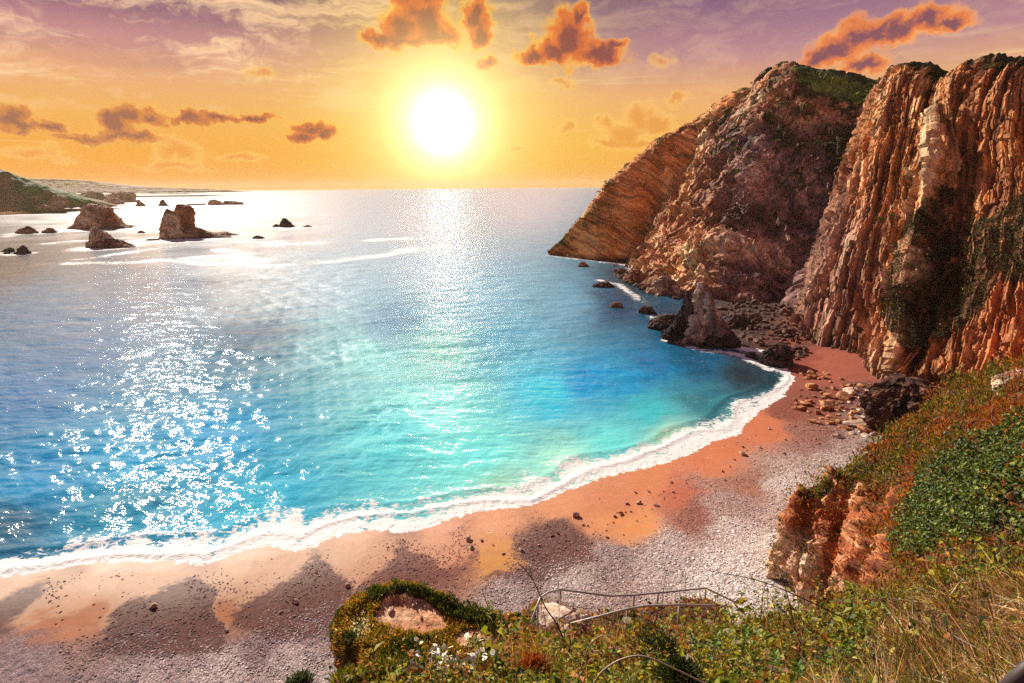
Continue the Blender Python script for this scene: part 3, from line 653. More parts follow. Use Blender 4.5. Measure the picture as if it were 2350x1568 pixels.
B_SPEC = [((1436, 600, 0.5), (1500, 512, 352), (1600, 350, 364), (1712, 222, 382)), ((1490, 640, .5), (1570, 510, 304), (1660, 340, 330), (1733, 192, 358)), ((1590, 688, .5), (1640, 520, 258), (1715, 330, 290), (1765, 166, 326)), ((1690, 694, .8), (1722, 530, 250), (1785, 340, 278), (1813, 156, 312)),
          ((1770, 694, .8), (1800, 540, 246), (1850, 350, 272), (1870, 172, 302)), ((1826, 692, .8), (1870, 540, 244), (1930, 350, 266), (1960, 186, 292)), ((1842, 712, .8), (1890, 540, 240), (1970, 360, 260), (2012, 192, 284)), ((1900, 712, .8), (1960, 540, 244), (2030, 360, 262), (2070, 205, 284))]
# far headland
def dispA(Pp, u, v, vf):
    b = (Pp[..., 0]*.45+Pp[..., 2]*.9+Pp[..., 1]*.1)+2*fbm(Pp/20, 3, 90)
    d = 1.8*ridged(Pp/np.array([38, 38, 70]), 3, 91)+1.5*slabs(b, u, 6, 40, 411)+.8*slabs(b, u, 2.2, 18, 412)+1.6*facet(Pp*np.array([1/9, 1/9, 1/16]), 94)+.4*fbm(Pp/4, 3, 94)
    return d*sstep(1.3-vf, 0, .3)*sstep(u, 0, 14)
def colA(V, u, v, vf, px, py, N):
    b = (V[..., 0]*.45+V[..., 2]*.9+V[..., 1]*.1)+2*fbm(V/20, 3, 90)
    s = .35*n1(b/5, 95)+.25*n1(b/1.8, 97)+.6*fbm(V/np.array([14, 14, 40]), 4, 96)
    c = tone(s, [(-1, (140, 82, 44)), (-.3, (196, 122, 64)), (.2, (224, 154, 90)), (.8, (240, 188, 126))])
    vg = sstep(vf+.35*fbm(V/10, 4, 98), .82, 1.0)*sstep(fbm(V/3, 3, 99), -.5, .2)
    c = lerp(c, lin((104, 92, 44)), vg*.85)
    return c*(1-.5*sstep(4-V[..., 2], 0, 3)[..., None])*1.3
A_TOP = [(1258, 583, 580), (1290, 588, 546), (1330, 592, 500), (1370, 595, 452), (1410, 597, 402), (1450, 597, 374), (1500, 595, 332), (1560, 595, 300), (1620, 595, 266), (1690, 595, 220), (1760, 595, 214), (1850, 590, 250)]
A_SPEC = []
for i, (x_, yb, yt) in enumerate(A_TOP):
    yb_w = P(x_, yb, z=.3)[1]; hh = (yb-yt)/F*yb_w
    A_SPEC.append(((x_, yb, .3), (x_+8*(i > 0), yb-(yb-yt)*.33, yb_w+hh*.08), (x_+8*(i > 0), yb-(yb-yt)*.68, yb_w+hh*.2), (x_, yt, yb_w+hh*.45)))
CLA = cliff('headland', A_SPEC, 34, [4, 70, 70, 80, 20, 8], [(12, 40, -12), (40, 160, -120)], dispA, colA, 'far tan headland sloping down to the sea', bed=lambda V, u: np.stack([.55*(V[..., 0]*.45+V[..., 2]*.9+V[..., 1]*.1)+1.6*fbm(V/14, 4, 88), u, u*0], -1))
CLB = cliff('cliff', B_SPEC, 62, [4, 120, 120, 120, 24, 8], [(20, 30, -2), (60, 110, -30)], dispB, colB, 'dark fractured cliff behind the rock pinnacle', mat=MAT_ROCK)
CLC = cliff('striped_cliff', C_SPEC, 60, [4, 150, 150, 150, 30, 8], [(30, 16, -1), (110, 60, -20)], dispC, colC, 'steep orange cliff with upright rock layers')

# ------------------------------------------------------------------ rocks and sea stacks
def ring_rock(name, prof, Y, dfac, colfn, mat, disp=.10, seed=0, nr=72, nl=64, lean=0.0, box=1.0, sink=2.0):
    """prof: (py, xl, xr) from the waterline upwards; a full round rock is built from its width at each height"""
    L = np.array([P(xl, py, Y) for py, xl, xr in prof]); Rr = np.array([P(xr, py, Y) for py, xl, xr in prof])
    c = (L+Rr)/2; w = (Rr-L)[:, 0]/2
    A = np.concatenate([c, w[:, None]], 1)
    A = np.concatenate([[np.append(c[0]-np.array([0, 0, sink]), w[0]*1.03)], A])
    h = A[:, 2]; hi = np.linspace(h[0], h[-1], nl)
    A = np.stack([np.interp(hi, h, A[:, k]) for k in range(4)], 1)
    wmax = w.max(); a = np.arange(nr)*2*np.pi/nr
    ca, sa = np.cos(a), np.sin(a); sq = (np.abs(ca)**(2*box)+np.abs(sa)**(2*box))**(-1/(2*box))
    dep = dfac*np.maximum(A[:, 3], .25*wmax*(1-np.linspace(0, 1, nl)**6))
    V = np.zeros((nl, nr, 3)); V[..., 0] = A[:, 0:1]+A[:, 3:4]*(ca*sq); V[..., 2] = A[:, 2:3]
    V[..., 1] = A[:, 1:2]+dep[:, None]*(sa*sq)+wmax*dfac*.4+lean*(A[:, 2:3]-h[0])
    cen = np.zeros_like(V); cen[..., 0] = A[:, 0:1]; cen[..., 1] = A[:, 1:2]+wmax*dfac*.4; cen[..., 2] = A[:, 2:3]
    out = V-cen; out /= np.linalg.norm(out, axis=-1, keepdims=True)+1e-6
    S = wmax; q = V/S+seed*7.7
    d = 1.5*facet(q*np.array([2.0, 2.0, 1.2]), seed)+.8*facet(q*np.array([5, 5, 3.5]), seed+5)+.35*facet(q*12, seed+7)+.4*fbm(q*3, 3, seed+9)
    env = np.clip(A[:, 3]/(.25*wmax), .15, 1)[:, None]
    V = V+out*(d*disp*S*env)[..., None]
    V[..., 2] += disp*S*.35*fbm(q*4, 3, seed+13)*sstep(np.linspace(0, 1, nl), .15, .5)[:, None]
    top = V[-1].mean(0)+np.array([0, 0, .02*S])
    Vv = np.concatenate([V.reshape(-1, 3), top[None]]); k = nl*nr
    Fq = grid_faces(nl, nr, True); cap = np.array([[(nl-1)*nr+j, (nl-1)*nr+(j+1) % nr, k, k] for j in range(nr)])
    col = colfn(Vv, S, h[1], h[-1])
    return Vv, np.concatenate([Fq, cap]), col
def rock_col(stops, wet=2.0, top=None, seed=0, topf=.8):
    def f(V, S, z0, z1):
        s = .8*fbm(V/S*3+seed, 5, 120+seed)+.5*fbm(V/S*np.array([6, 6, 1.5]), 3, 121+seed)
        c = tone(s, stops)
        if top is not None:
            tm = sstep((V[:, 2]-z0)/(z1-z0+1e-6)+.25*fbm(V/S*4, 3, 122+seed), topf-.1, topf+.1)
            c = lerp(c, lin(top), tm*.85)
        return c*(1-.6*sstep(z0+wet-V[:, 2], 0, wet*.6)[:, None])
    return f
TAN = [(-1, (150, 104, 76)), (-.3, (206, 162, 122)), (.3, (230, 196, 156)), (1, (246, 222, 190))]
BROWN = [(-1, (92, 58, 44)), (-.3, (142, 92, 70)), (.3, (178, 124, 94)), (1, (214, 170, 136))]
DARK = [(-1, (34, 22, 24)), (-.3, (62, 42, 42)), (.3, (92, 66, 62)), (1, (130, 100, 90))]
GREY = [(-1, (84, 62, 58)), (-.3, (146, 112, 98)), (.3, (192, 154, 130)), (1, (228, 196, 170))]
def stack(name, parts, base_px, label, cat, group=None, mat=MAT_STACK, foam=True, **kw):
    Y0 = P(base_px[0], base_px[1], z=0)[1]
    mb = MB(); xs = []
    for i, (prof, dY, dfac, cf) in enumerate(parts):
        V, Fq, c = ring_rock(name, prof, Y0+dY, dfac, cf, mat, seed=base_px[0] % 97+i, **kw)
        mb.add(V, Fq, c); xs.append((V[:, 0].min(), V[:, 0].max(), V[:, 1].mean()))
    o = mb.build(name, mat, smooth=False)
    tag(o, label, cat, group)
    if foam: ROCK_FOAM.append((np.mean([(a+b)/2 for a, b, _ in xs]), xs[0][2]-2, max((b-a)/2 for a, b, _ in xs)))
    return o
stack('sea_stack', [([(525, 158, 272), (515, 165, 268), (500, 172, 258), (490, 176, 247), (480, 178, 244), (472, 184, 228), (467, 190, 212), (464, 198, 206)], 0, .75, rock_col(TAN, 2, (88, 84, 46), 1, .86)),
                    ([(526, 150, 296), (521, 158, 280), (515, 166, 262), (508, 176, 250)], -6, .5, rock_col(BROWN, 2, None, 2)),
                    ([(523, 200, 262), (505, 226, 262), (480, 234, 246), (477, 237, 243)], -4, .6, rock_col([(-1, (130, 70, 46)), (0, (186, 108, 70)), (1, (216, 150, 104))], 2, None, 5))],
      (215, 525), 'broad flat-topped sea stack with green turf on its crown', 'sea stack', disp=.09)
stack('sea_stack', [([(548, 363, 420), (535, 364, 416), (515, 366, 408), (500, 369, 402), (488, 372, 396), (482, 374, 384), (480, 376, 380)], 0, .8, rock_col(TAN, 2, (96, 84, 48), 3, .9)),
                    ([(546, 396, 470), (530, 398, 440), (510, 396, 439), (490, 394, 439), (478, 396, 436), (472, 398, 420), (470, 402, 414)], 16, .7, rock_col([(-1, (120, 66, 44)), (0, (176, 106, 74)), (1, (206, 146, 108))], 2, None, 4)),
                    ([(546, 380, 530), (540, 400, 500), (532, 410, 470), (525, 420, 452), (519, 428, 440)], 6, .35, rock_col(BROWN, 2, None, 6))],
      (415, 548), 'tall twin-peaked sea stack with a notch between its two blocks', 'sea stack', disp=.08)
stack('sea_stack', [([(568, 198, 270), (558, 199, 262), (545, 201, 248), (535, 203, 236), (527, 203, 222), (522, 204, 212)], 0, .6, rock_col(TAN, 2, None, 7)),
                    ([(567, 200, 305), (562, 210, 290), (556, 216, 276), (550, 222, 262)], -3, .5, rock_col(BROWN, 2, None, 8))],
      (235, 568), 'small leaning fin of rock in front of the broad stack', 'sea stack', disp=.09)
SMALL = [([(536, 30, 84), (528, 40, 74), (522, 52, 66), (520, 56, 62)], BROWN, 'low brown rock with a pointed hump left of the broad stack'), ([(535, 92, 127), (528, 100, 122), (524, 108, 118)], BROWN, 'small low brown rock between the pointed rock and broad stack'),
         ([(521, 255, 306), (517, 268, 292), (515, 276, 284)], BROWN, 'thin reef trailing right from the foot of broad stack'), ([(535, 313, 332), (532, 316, 328), (530, 319, 325)], BROWN, 'tiny brown rock alone between the two large stacks'),
         ([(579, 0, 30), (572, 8, 26), (569, 14, 20)], DARK, 'dark rock at the picture edge in the lowest reef group'), ([(583, 28, 66), (575, 36, 62), (566, 44, 52), (563, 47, 50)], DARK, 'larger dark hump of the lowest reef group'), ([(583, 6, 22), (579, 10, 18)], DARK, 'small flat dark rock in the lowest reef group'),
         ([(521, 634, 674), (514, 640, 668), (505, 645, 660), (502, 648, 654)], DARK, 'dark pointed rock alone in open water'), ([(521, 623, 642), (517, 627, 639), (515, 630, 636)], DARK, 'low dark rock touching the pointed rock in open water'), ([(521, 693, 716), (519, 698, 712), (517, 704, 709)], DARK, 'flat dark rock right of the pointed rock in open water'),
         ([(548, 576, 608), (544, 582, 600), (541, 586, 592)], DARK, 'small dark rock below the pointed rock in open water'), ([(541, 455, 540), (537, 470, 524), (534, 482, 505)], BROWN, 'long low reef at the right foot of twin-peaked stack'), ([(552, 330, 366), (549, 338, 358)], DARK, 'thin dark reef left of twin-peaked stack'),
         ([(465, 240, 310), (455, 240, 304), (447, 243, 300), (442, 262, 290), (440, 270, 284)], TAN, 'distant jagged island of three blocks'), ([(470, 240, 282), (462, 248, 276), (456, 254, 268)], TAN, 'distant pale cone of rock before the jagged island'), ([(474, 308, 333), (468, 311, 326), (461, 313, 321), (459, 315, 319)], TAN, 'distant pointed islet right of the pale cone'),
         ([(473, 358, 388), (470, 364, 380), (463, 367, 376), (458, 369, 374)], BROWN, 'distant slim spike of rock on a low reef'), ([(471, 475, 510), (464, 478, 505), (459, 482, 496), (458, 486, 492)], TAN, 'distant dome islet at left of a low row'), ([(470, 508, 558), (465, 512, 552), (462, 516, 530)], BROWN, 'distant long low islet at right of the row'), ([(471, 425, 470), (468, 432, 466)], BROWN, 'distant thin reef left of the dome islet'),
         ([(463, 150, 236), (455, 165, 230), (447, 180, 222), (441, 195, 212), (440, 200, 208)], GREY, 'distant sloping grey island beyond the broad stack'), ([(481, 118, 142), (474, 120, 136), (469, 124, 132)], BROWN, 'blocky rock at the toe of green headland'), ([(481, 0, 120), (477, 10, 110)], BROWN, 'long rock shelf below the green headland'), ([(463, 138, 300), (460, 150, 290)], BROWN, 'low reef joining the distant islands')]
for prof, st, lab in SMALL:
    stack('sea_rock', [(prof, 0, .6, rock_col(st, 1.2, None, int(prof[0][1]) % 13))], ((prof[0][1]+prof[0][2])//2, prof[0][0]), lab, 'rock', 'rocks off the shore', disp=.13, nr=48, nl=36)

# rocks at the foot of the cliff
stack('rock_pinnacle', [([(797, 1535, 1690), (780, 1560, 1690), (760, 1575, 1680), (740, 1582, 1668), (715, 1590, 1652), (690, 1592, 1640), (672, 1598, 1634), (658, 1604, 1624), (652, 1608, 1620)], 2, .55, rock_col(GREY, 2.5, None, 21)),
                        ([(765, 1525, 1600), (745, 1545, 1596), (720, 1560, 1592), (690, 1572, 1594), (668, 1580, 1592)], 4, .6, rock_col(DARK, 2.5, None, 22)),
                        ([(800, 1590, 1697), (785, 1620, 1697), (770, 1640, 1690), (757, 1650, 1680)], -1, .6, rock_col(DARK, 2, None, 23))],
      (1640, 795), 'tall jagged rock pinnacle standing at the water in front of cliff', 'rock', mat=MAT_ROCK, disp=.12, foam=False)
FOOT = [([(840, 1755, 1823), (825, 1752, 1820), (808, 1760, 1816), (796, 1775, 1808), (792, 1785, 1800)], DARK, 'large dark boulder at the water edge below the pinnacle'), ([(822, 1713, 1739), (816, 1716, 1736), (811, 1720, 1732)], DARK, 'small dark round rock left of the large boulder'),
        ([(676, 1480, 1570), (662, 1495, 1565), (648, 1508, 1556), (634, 1522, 1545), (626, 1530, 1538)], GREY, 'pale wedge boulder at the cliff foot behind the pinnacle'), ([(659, 1362, 1408), (653, 1368, 1402), (648, 1378, 1396)], DARK, 'flat dark rock in the water nearest the headland'),
        ([(705, 1400, 1430), (699, 1405, 1426), (695, 1412, 1422)], BROWN, 'small brown rock awash in the bay'), ([(720, 1466, 1506), (711, 1470, 1502), (704, 1478, 1494)], DARK, 'dark rock awash left of the pinnacle'), ([(755, 1490, 1545), (742, 1494, 1560), (730, 1510, 1555), (724, 1525, 1548)], DARK, 'dark blocky rock touching the pinnacle on its left'),
        ([(755, 1665, 1730), (745, 1670, 1728), (732, 1680, 1720), (724, 1690, 1706)], DARK, 'rounded dark boulder right of the pinnacle'), ([(648, 1430, 1490), (636, 1436, 1486), (626, 1445, 1476), (620, 1452, 1466)], BROWN, 'brown boulder at the cliff foot near headland'), ([(644, 1468, 1520), (632, 1476, 1512), (622, 1486, 1504), (617, 1490, 1500)], BROWN, 'reddish boulder beside the pale wedge'),
        ([(612, 1325, 1350), (606, 1330, 1345), (602, 1334, 1342)], BROWN, 'small brown rock below the headland cave')]
for prof, st, lab in FOOT:
    stack('shore_rock', [(prof, 0, .75, rock_col(st, .8, None, int(prof[0][1]) % 17))], ((prof[0][1]+prof[0][2])//2, prof[0][0]), lab, 'rock', 'rocks at the foot of the cliff', mat=MAT_ROCK, disp=.14, nr=56, nl=40, foam=False)

# ------------------------------------------------------------------ far land on the left
def ridge_land(name, prof, base_py, Y, depth, colfn, label, amp=.05, cat='hill'):
    xs = np.array([p[0] for p in prof], float); n = len(prof)
    cols = []
    for (x, yt) in prof:
        yb = np.interp(x, [p[0] for p in base_py], [p[1] for p in base_py])
        yt = min(yt, yb-.5)
        b = P(x, yb, Y); t_ = P(x, yt, Y+depth*.5); h = t_[2]-b[2]
        cols.append([b-np.array([0, 0, 3]), b, b*.62+t_*.38+np.array([0, 0, h*.10]), b*.25+t_*.75+np.array([0, 0, h*.06]), t_, t_+np.array([0, depth*.6, -h*.3]), t_+np.array([0, depth*1.5, -h-8])])
    Gd = loft(cols, 14, [3, 26, 26, 20, 10, 6]); N = normals(Gd); N *= np.sign(np.median((N*(CAM-Gd)).sum(-1)))
    S = max(g[4][2] for g in cols)
    d = amp*S*(ridged(Gd/(S*.45), 5, 200)+.6*fbm(Gd/(S*.12), 4, 201))
    fade = np.interp(np.arange(Gd.shape[0]), [0, 6, 55, 75, 90], [.2, 1, 1, .4, .2])[:, None]
    V = Gd+N*(d*fade)[..., None]
    tag(make_mesh(name, V, grid_faces(*V.shape[:2]), MAT_STACK, colfn(V, S).reshape(-1, 3)), label, cat, kind='structure')
def col_green(V, S):
    s = fbm(V/(S*.3), 5, 210); px, py = proj(V)
    c = tone(s, [(-1, (96, 70, 48)), (0, (150, 112, 76)), (1, (190, 150, 110))])
    g = sstep(V[..., 2]/S+.5*fbm(V/(S*.5), 4, 211)+.35*sstep(px, 0, 50), .30, .5)
    return lerp(c, lerp(lin((56, 92, 34)), lin((100, 136, 50)), sstep(fbm(V/(S*.15), 4, 212), -.6, .6)), g)
def col_far(V, S):
    return np.broadcast_to(lin((122, 94, 60)), V.shape)*(1+.3*fbm(V/(S*.3), 4, 213))[..., None]
ridge_land('green_headland', [(-160, 330), (-80, 372), (-30, 388), (0, 398), (20, 404), (45, 418), (75, 430), (100, 440), (120, 450), (138, 460), (150, 476)], [(-160, 484), (0, 482), (150, 478)], 1180, 150, col_green, 'green topped headland with a bare rocky flank on the left shore', .07)
ridge_land('far_hills', [(-200, 412), (0, 424), (120, 432), (200, 428), (300, 431), (420, 433), (440, 437), (470, 439)], [(-200, 446), (200, 443), (470, 440.5)], 3600, 500, col_far, 'low hazy hills along the far coast', .03)
ridge_land('far_hills', [(-200, 398), (60, 410), (130, 412), (200, 416), (300, 427), (360, 432), (430, 436)], [(-200, 444), (200, 440), (430, 438)], 5600, 700, col_far, 'highest hazy ridge behind the far coast', .03)

# ------------------------------------------------------------------ near slopes
def fan_loft(cols, nu, nv): return loft(cols, nu, nv)
def hs_col(x, pts, back):
    out = [P(x, p[0], **({'z': p[1]} if len(p) == 3 else {'Y': p[1]})) for p in pts]
    cr = out[-1]
    return out+[cr+np.array([back[0], back[1], back[2]]), np.array([cr[0]+back[0]*2.2, cr[1]+back[1]*2.6, 1.0])]
HS = [(1786, [(1318, 2.4, 0), (1314, 2.6, 0), (1308, 2.8, 0), (1302, 3.0, 0), (1296, 3.2, 0)], (.3, .6, -.4)),
      (1812, [(1345, 2.6, 0), (1310, 51.5), (1275, 51.8), (1245, 52.2), (1222, 52.8)], (.6, 1.5, -2)),
      (1842, [(1368, 2.8, 0), (1310, 50.5), (1240, 51.2), (1175, 52.4), (1132, 54)], (1.5, 3, -4)),
      (1890, [(1390, 2.8, 0), (1310, 48.5), (1230, 50), (1165, 52.5), (1106, 56)], (2, 4, -5)),
      (1950, [(1400, 3.5, 0), (1310, 46), (1220, 49), (1140, 53), (1072, 58)], (2, 4, -5)),
      (2022, [(1420, 34), (1310, 38), (1220, 43), (1120, 51), (1018, 63)], (3, 5, -6)),
      (2100, [(1420, 22), (1310, 27), (1210, 35), (1090, 47), (968, 66)], (3, 5, -6)),
      (2200, [(1420, 14.5), (1300, 18), (1190, 25), (1060, 38), (905, 68)], (4, 5, -6)),
      (2350, [(1420, 10.5), (1290, 13), (1160, 19), (1010, 32), (842, 66)], (5, 5, -6)),
      (2520, [(1420, 9), (1280, 11), (1140, 16.5), (980, 28), (800, 62)], (6, 4, -6)),
      (2800, [(1420, 8), (1280, 10), (1120, 15), (940, 25), (740, 56)], (6, 3, -6)), (3150, [(1420, 7), (1280, 9), (1100, 13), (900, 22), (690, 48)], (6, 3, -6)), (4300, [(1300, 5.5), (1160, 7), (960, 10), (740, 17), (480, 34)], (6, 2, -6))]
G0 = loft([hs_col(*h) for h in HS], 34, [60, 70, 70, 80, 16, 8])
N0 = normals(G0); N0 *= np.sign(np.median((N0*(CAM-G0)).sum(-1)))
px0, py0 = proj(G0)
ROCKF = [(1770, 1330), (1835, 1178), (1880, 1168), (1925, 1160), (1950, 1200), (1990, 1170), (2010, 1240), (2060, 1230), (2080, 1400), (1780, 1420)]
rockm = inpoly(px0+14*fbm(G0/2.5, 3, 300), py0+14*fbm(G0/2.5, 3, 301), ROCKF).astype(float)
rockm = np.maximum(rockm, ((fbm(G0*np.array([.35, .35, .12]), 4, 399)+.9*sstep(px0, 2130, 1980)*sstep(py0, 1080, 1180)-.35) > .25)*(py0 > 1060)*(px0 < 2130))
for _ in range(3): rockm[1:-1, 1:-1] = (rockm[1:-1, 1:-1]*2+rockm[2:, 1:-1]+rockm[:-2, 1:-1]+rockm[1:-1, 2:]+rockm[1:-1, :-2])/6
dist0 = np.linalg.norm(G0-CAM, axis=-1)
ribs = n1((px0-(py0-1100)*-.25)/22+.6*fbm(G0/4, 3, 302), 303)
foldw = G0[..., 2]*1.3+G0[..., 0]*.5+2.2*fbm(G0/5, 3, 304)
d0 = rockm*(1.5*ribs+.5*ridged(G0/2.2, 4, 305)+.25*n1(foldw*1.2, 306))+(1-rockm)*(.8*fbm(G0/5, 4, 307)+.25*fbm(G0/1.2, 3, 308))*np.clip(dist0/30, .25, 1)
crest = np.interp(np.arange(G0.shape[0]), [0, 8, 270, 284, 304], [.3, 1, 1, .5, .2])[:, None]
VH = G0+N0*(d0*crest)[..., None]
pxh, pyh = proj(VH)
s = .6*fbm(VH/2.5, 5, 310)+.7*n1(foldw*1.6, 311)*sstep(pyh, 1180, 1260)
rc = tone(s+.5*ribs, [(-1.2, (74, 38, 30)), (-.4, (130, 70, 44)), (.1, (174, 98, 58)), (.6, (206, 144, 100)), (1.2, (234, 204, 172))])
pale = sstep(pxh, 1925, 1840)*sstep(pyh, 1195, 1240)
rc = lerp(rc, tone(s, [(-1, (140, 96, 72)), (0, (206, 166, 134)), (1, (244, 228, 208))]), pale*.75)
so = tone(fbm(VH/1.5, 4, 312), [(-1, (44, 30, 20)), (0, (84, 54, 32)), (1, (128, 84, 48))])
HC = lerp(so, rc, rockm)
tag(make_mesh('hillside', VH, grid_faces(*VH.shape[:2]), MAT_SOIL, HC.reshape(-1, 3)), 'steep scrub covered hillside ending in a bare rock nose on the beach', 'hillside', kind='structure')

# foreground bank under the camera
FGX = [(560, 1760, 2.2), (700, 1720, 2.5), (800, 1690, 2.7), (900, 1650, 3.0), (1000, 1605, 3.5), (1100, 1555, 4.4), (1200, 1525, 5.6), (1320, 1522, 6.8), (1480, 1500, 7.7), (1650, 1468, 8.3), (1800, 1424, 8.8), (1930, 1388, 8.8), (2050, 1352, 8.6), (2180, 1325, 8.2), (2350, 1300, 7.4), (2550, 1260, 6.6), (2850, 1200, 5.6), (3300, 1150, 4.8), (4300, 1040, 3.9), (6500, 860, 3.0)]
cols = []
for (x, ye, Ye) in FGX:
    under = P(x, 2600, 1.05); a = P(x, 1900, 1.9 if x > 900 else 1.7)
    b = P(x, min(1690, 1690+(1568-ye)*-.1), 1.9+(Ye-1.9)*.28); c_ = P(x, ye+(1690-ye)*.38, 1.9+(Ye-1.9)*.62); e = P(x, ye, Ye)
    if 1120 < x < 1760: l1, l2, l3 = P(x, 1478-(x-1200)*.02, 12.6), P(x, 1434-(x-1200)*.04, 15.8), P(x, 1434-(x-1200)*.04, 15.8)+np.array([0, 2.5, -9])
    else: l1, l2, l3 = e+np.array([0, 1.2, -2.8]), e+np.array([0, 4, -9]), e+np.array([0, 9, -20])
    cols.append([under, a, b, c_, e, l1, l2, l3, l3+np.array([0, 10, -16])])
G1 = loft(cols, 16, [6, 14, 22, 26, 22, 18, 10, 8])
N1 = normals(G1); N1 *= np.sign(np.median((N1*(CAM-G1)).sum(-1)))
VF = G1+N1*(.10*fbm(G1/.9, 4, 320)+.03*fbm(G1/.2, 3, 321))[..., None]
fc = tone(fbm(VF/.6, 4, 322), [(-1, (40, 26, 16)), (0, (78, 52, 28)), (1, (120, 84, 46))])
tag(make_mesh('bank', VF, grid_faces(*VF.shape[:2]), MAT_SOIL, fc.reshape(-1, 3)), 'overgrown bank at the viewpoint', 'bank', kind='structure')
pxf, pyf = proj(VF)

# grassy outcrop in front of the bank
OC = [(790, 1402), (822, 1376), (868, 1358), (905, 1345), (960, 1352), (1010, 1370), (1080, 1398), (1150, 1420), (1240, 1425), (1250, 1480), (1180, 1535), (1060, 1560), (940, 1560), (850, 1545), (828, 1495), (802, 1442)]
ZT = 28.0
oc = np.array([P(x, y, z=ZT)[:2] for x, y in OC]); oc = crom(np.concatenate([oc, oc[:1]]), 12)[:-1]
cen = oc.mean(0); rows = []
for f in np.linspace(0.02, 1, 46):
    rows.append(np.concatenate([cen+(oc-cen)*f, np.full((len(oc), 1), ZT)], 1))
for k, f in enumerate(np.linspace(0, 1, 60)[1:]):
    rows.append(np.concatenate([cen+(oc-cen)*(1+.22*f+.05*math.sin(f*9)+.13*min(1, f/.07)), np.full((len(oc), 1), ZT-25*f)], 1))
GO = np.stack(rows); wallm = np.interp(np.arange(len(rows)), [0, 43, 50, 105], [0, 0, 1, 1])[:, None]
out = GO-np.append(cen, 0); out[..., 2] = 0; out /= np.linalg.norm(out, axis=-1, keepdims=True)+1e-6
f1, f2, cid = worley(GO*np.array([.55, .55, .30]), 330)
GO = GO+out*((wallm*(1.1*(cid-.5)+.6*fbm(GO/1.6, 4, 331)+.5*ridged(GO*np.array([.4, .4, .12]), 3, 332)))[..., None])
rim = np.interp(np.arange(len(rows)), [0, 28, 40, 46, 50], [0, .03, .18, .08, 0])[:, None]
GO[..., 2] += (1-wallm)*(.06*fbm(GO/1.2, 4, 333))+rim*(1+.8*fbm(GO/1.0, 3, 334))
pxo, pyo = proj(GO)
DIRT = [(856, 1420), (880, 1372), (930, 1362), (975, 1380), (1012, 1410), (1030, 1436), (980, 1454), (914, 1446)]
DIRT2 = [(1040, 1462), (1075, 1442), (1130, 1448), (1125, 1480), (1060, 1490)]
dj = lambda p: inpoly(pxo+5*fbm(GO/.6, 3, 335), pyo+4*fbm(GO/.6, 3, 336), p)
dirt = (dj(DIRT) | dj(DIRT2)).astype(float)
c = tone(fbm(GO/.8, 4, 337), [(-1, (56, 44, 22)), (0, (92, 70, 34)), (1, (134, 96, 48))])
c = lerp(c, tone(fbm(GO/.7, 4, 338), [(-1, (184, 124, 88)), (0, (214, 156, 114)), (1, (232, 186, 148))]), dirt)
c = lerp(c, tone(fbm(GO/1.5, 4, 339), [(-1, (50, 30, 30)), (0, (92, 60, 52)), (1, (136, 96, 80))]), sstep(wallm, .4, .9))
nro = GO.shape[1]
Fo = grid_faces(GO.shape[0], nro, True); kc = GO.shape[0]*nro
Vo = np.concatenate([GO.reshape(-1, 3), GO[0].mean(0)[None]]); Fo = np.concatenate([Fo, np.array([[j, (j+1) % nro, kc, kc] for j in range(nro)])])
tag(make_mesh('rock_outcrop', Vo, tri_safe(Vo, Fo), MAT_SOIL, np.concatenate([c.reshape(-1, 3), c[0, :1]])), 'grassy rock outcrop with a bare earth patch above the beach', 'outcrop')

# rocks on the hillside
stack('dark_crag', [([(1022, 2018, 2080), (1000, 2014, 2120), (970, 2011, 2140), (940, 2012, 2152), (915, 2022, 2160), (895, 2040, 2158), (882, 2062, 2140), (876, 2076, 2110)], 1, .8, rock_col([(-1, (36, 22, 22)), (-.3, (64, 40, 36)), (.3, (96, 62, 50)), (1, (140, 96, 74))], 1, None, 41))],
      (2050, 1022), 'dark rounded crag standing beside the scrub slope at the edge of beach', 'crag', mat=MAT_CRAG, disp=.17, foam=False, sink=4, nr=110, nl=90)
V, Fq, c = ring_rock('r', [(938, 2335, 2440), (925, 2318, 2440), (905, 2306, 2440), (885, 2304, 2440), (868, 2316, 2430), (858, 2335, 2410)], 49, .5, rock_col([(-1, (150, 110, 90)), (-.3, (204, 170, 140)), (.3, (226, 200, 172)), (1, (244, 226, 204))], 0, (150, 90, 80), 43, .93), MAT_CRAG, .14, 43)
tag(make_mesh('white_crag', V, tri_safe(V, Fq), MAT_CRAG, c), 'pale angular crag among orange scrub on the hillside', 'crag')

# ------------------------------------------------------------------ boulders
def angular(seed, flat=.7, sub=4, planes=14):
    bm = __import__('bmesh').new(); __import__('bmesh').ops.create_icosphere(bm, subdivisions=sub, radius=1)
    V = np.array([v.co[:] for v in bm.verts]); Fc = np.array([[v.index for v in f.verts] for f in bm.faces]); bm.free()
    rg = np.random.default_rng(seed); n = rg.normal(size=(planes, 3)); n /= np.linalg.norm(n, axis=1, keepdims=True); h = .62+.33*rg.random(planes)
    d = V@n.T; r = np.where(d > .05, h/np.maximum(d, .05), 9).min(1); r = np.minimum(r, 1.25)
    V = V*r[:, None]*(1+.035*fbm(V*3+seed, 4, seed)+.02*fbm(V*9+seed, 2, seed+1))[:, None]
    V *= np.array([1.25, .9, flat]); V[:, 2] -= V[:, 2].min()*.55
    return V, Fc
def bmesh_col(V, st, seed):
    return tone(.8*fbm(V*1.7+seed, 4, seed)+.3*fbm(V*7, 2, seed+2), st)
ORANGE = [(-1, (120, 70, 44)), (-.2, (172, 108, 66)), (.4, (208, 150, 104)), (1, (232, 192, 152))]
PALE = [(-1, (150, 116, 96)), (-.2, (200, 168, 144)), (.4, (228, 204, 184)), (1, (246, 232, 216))]
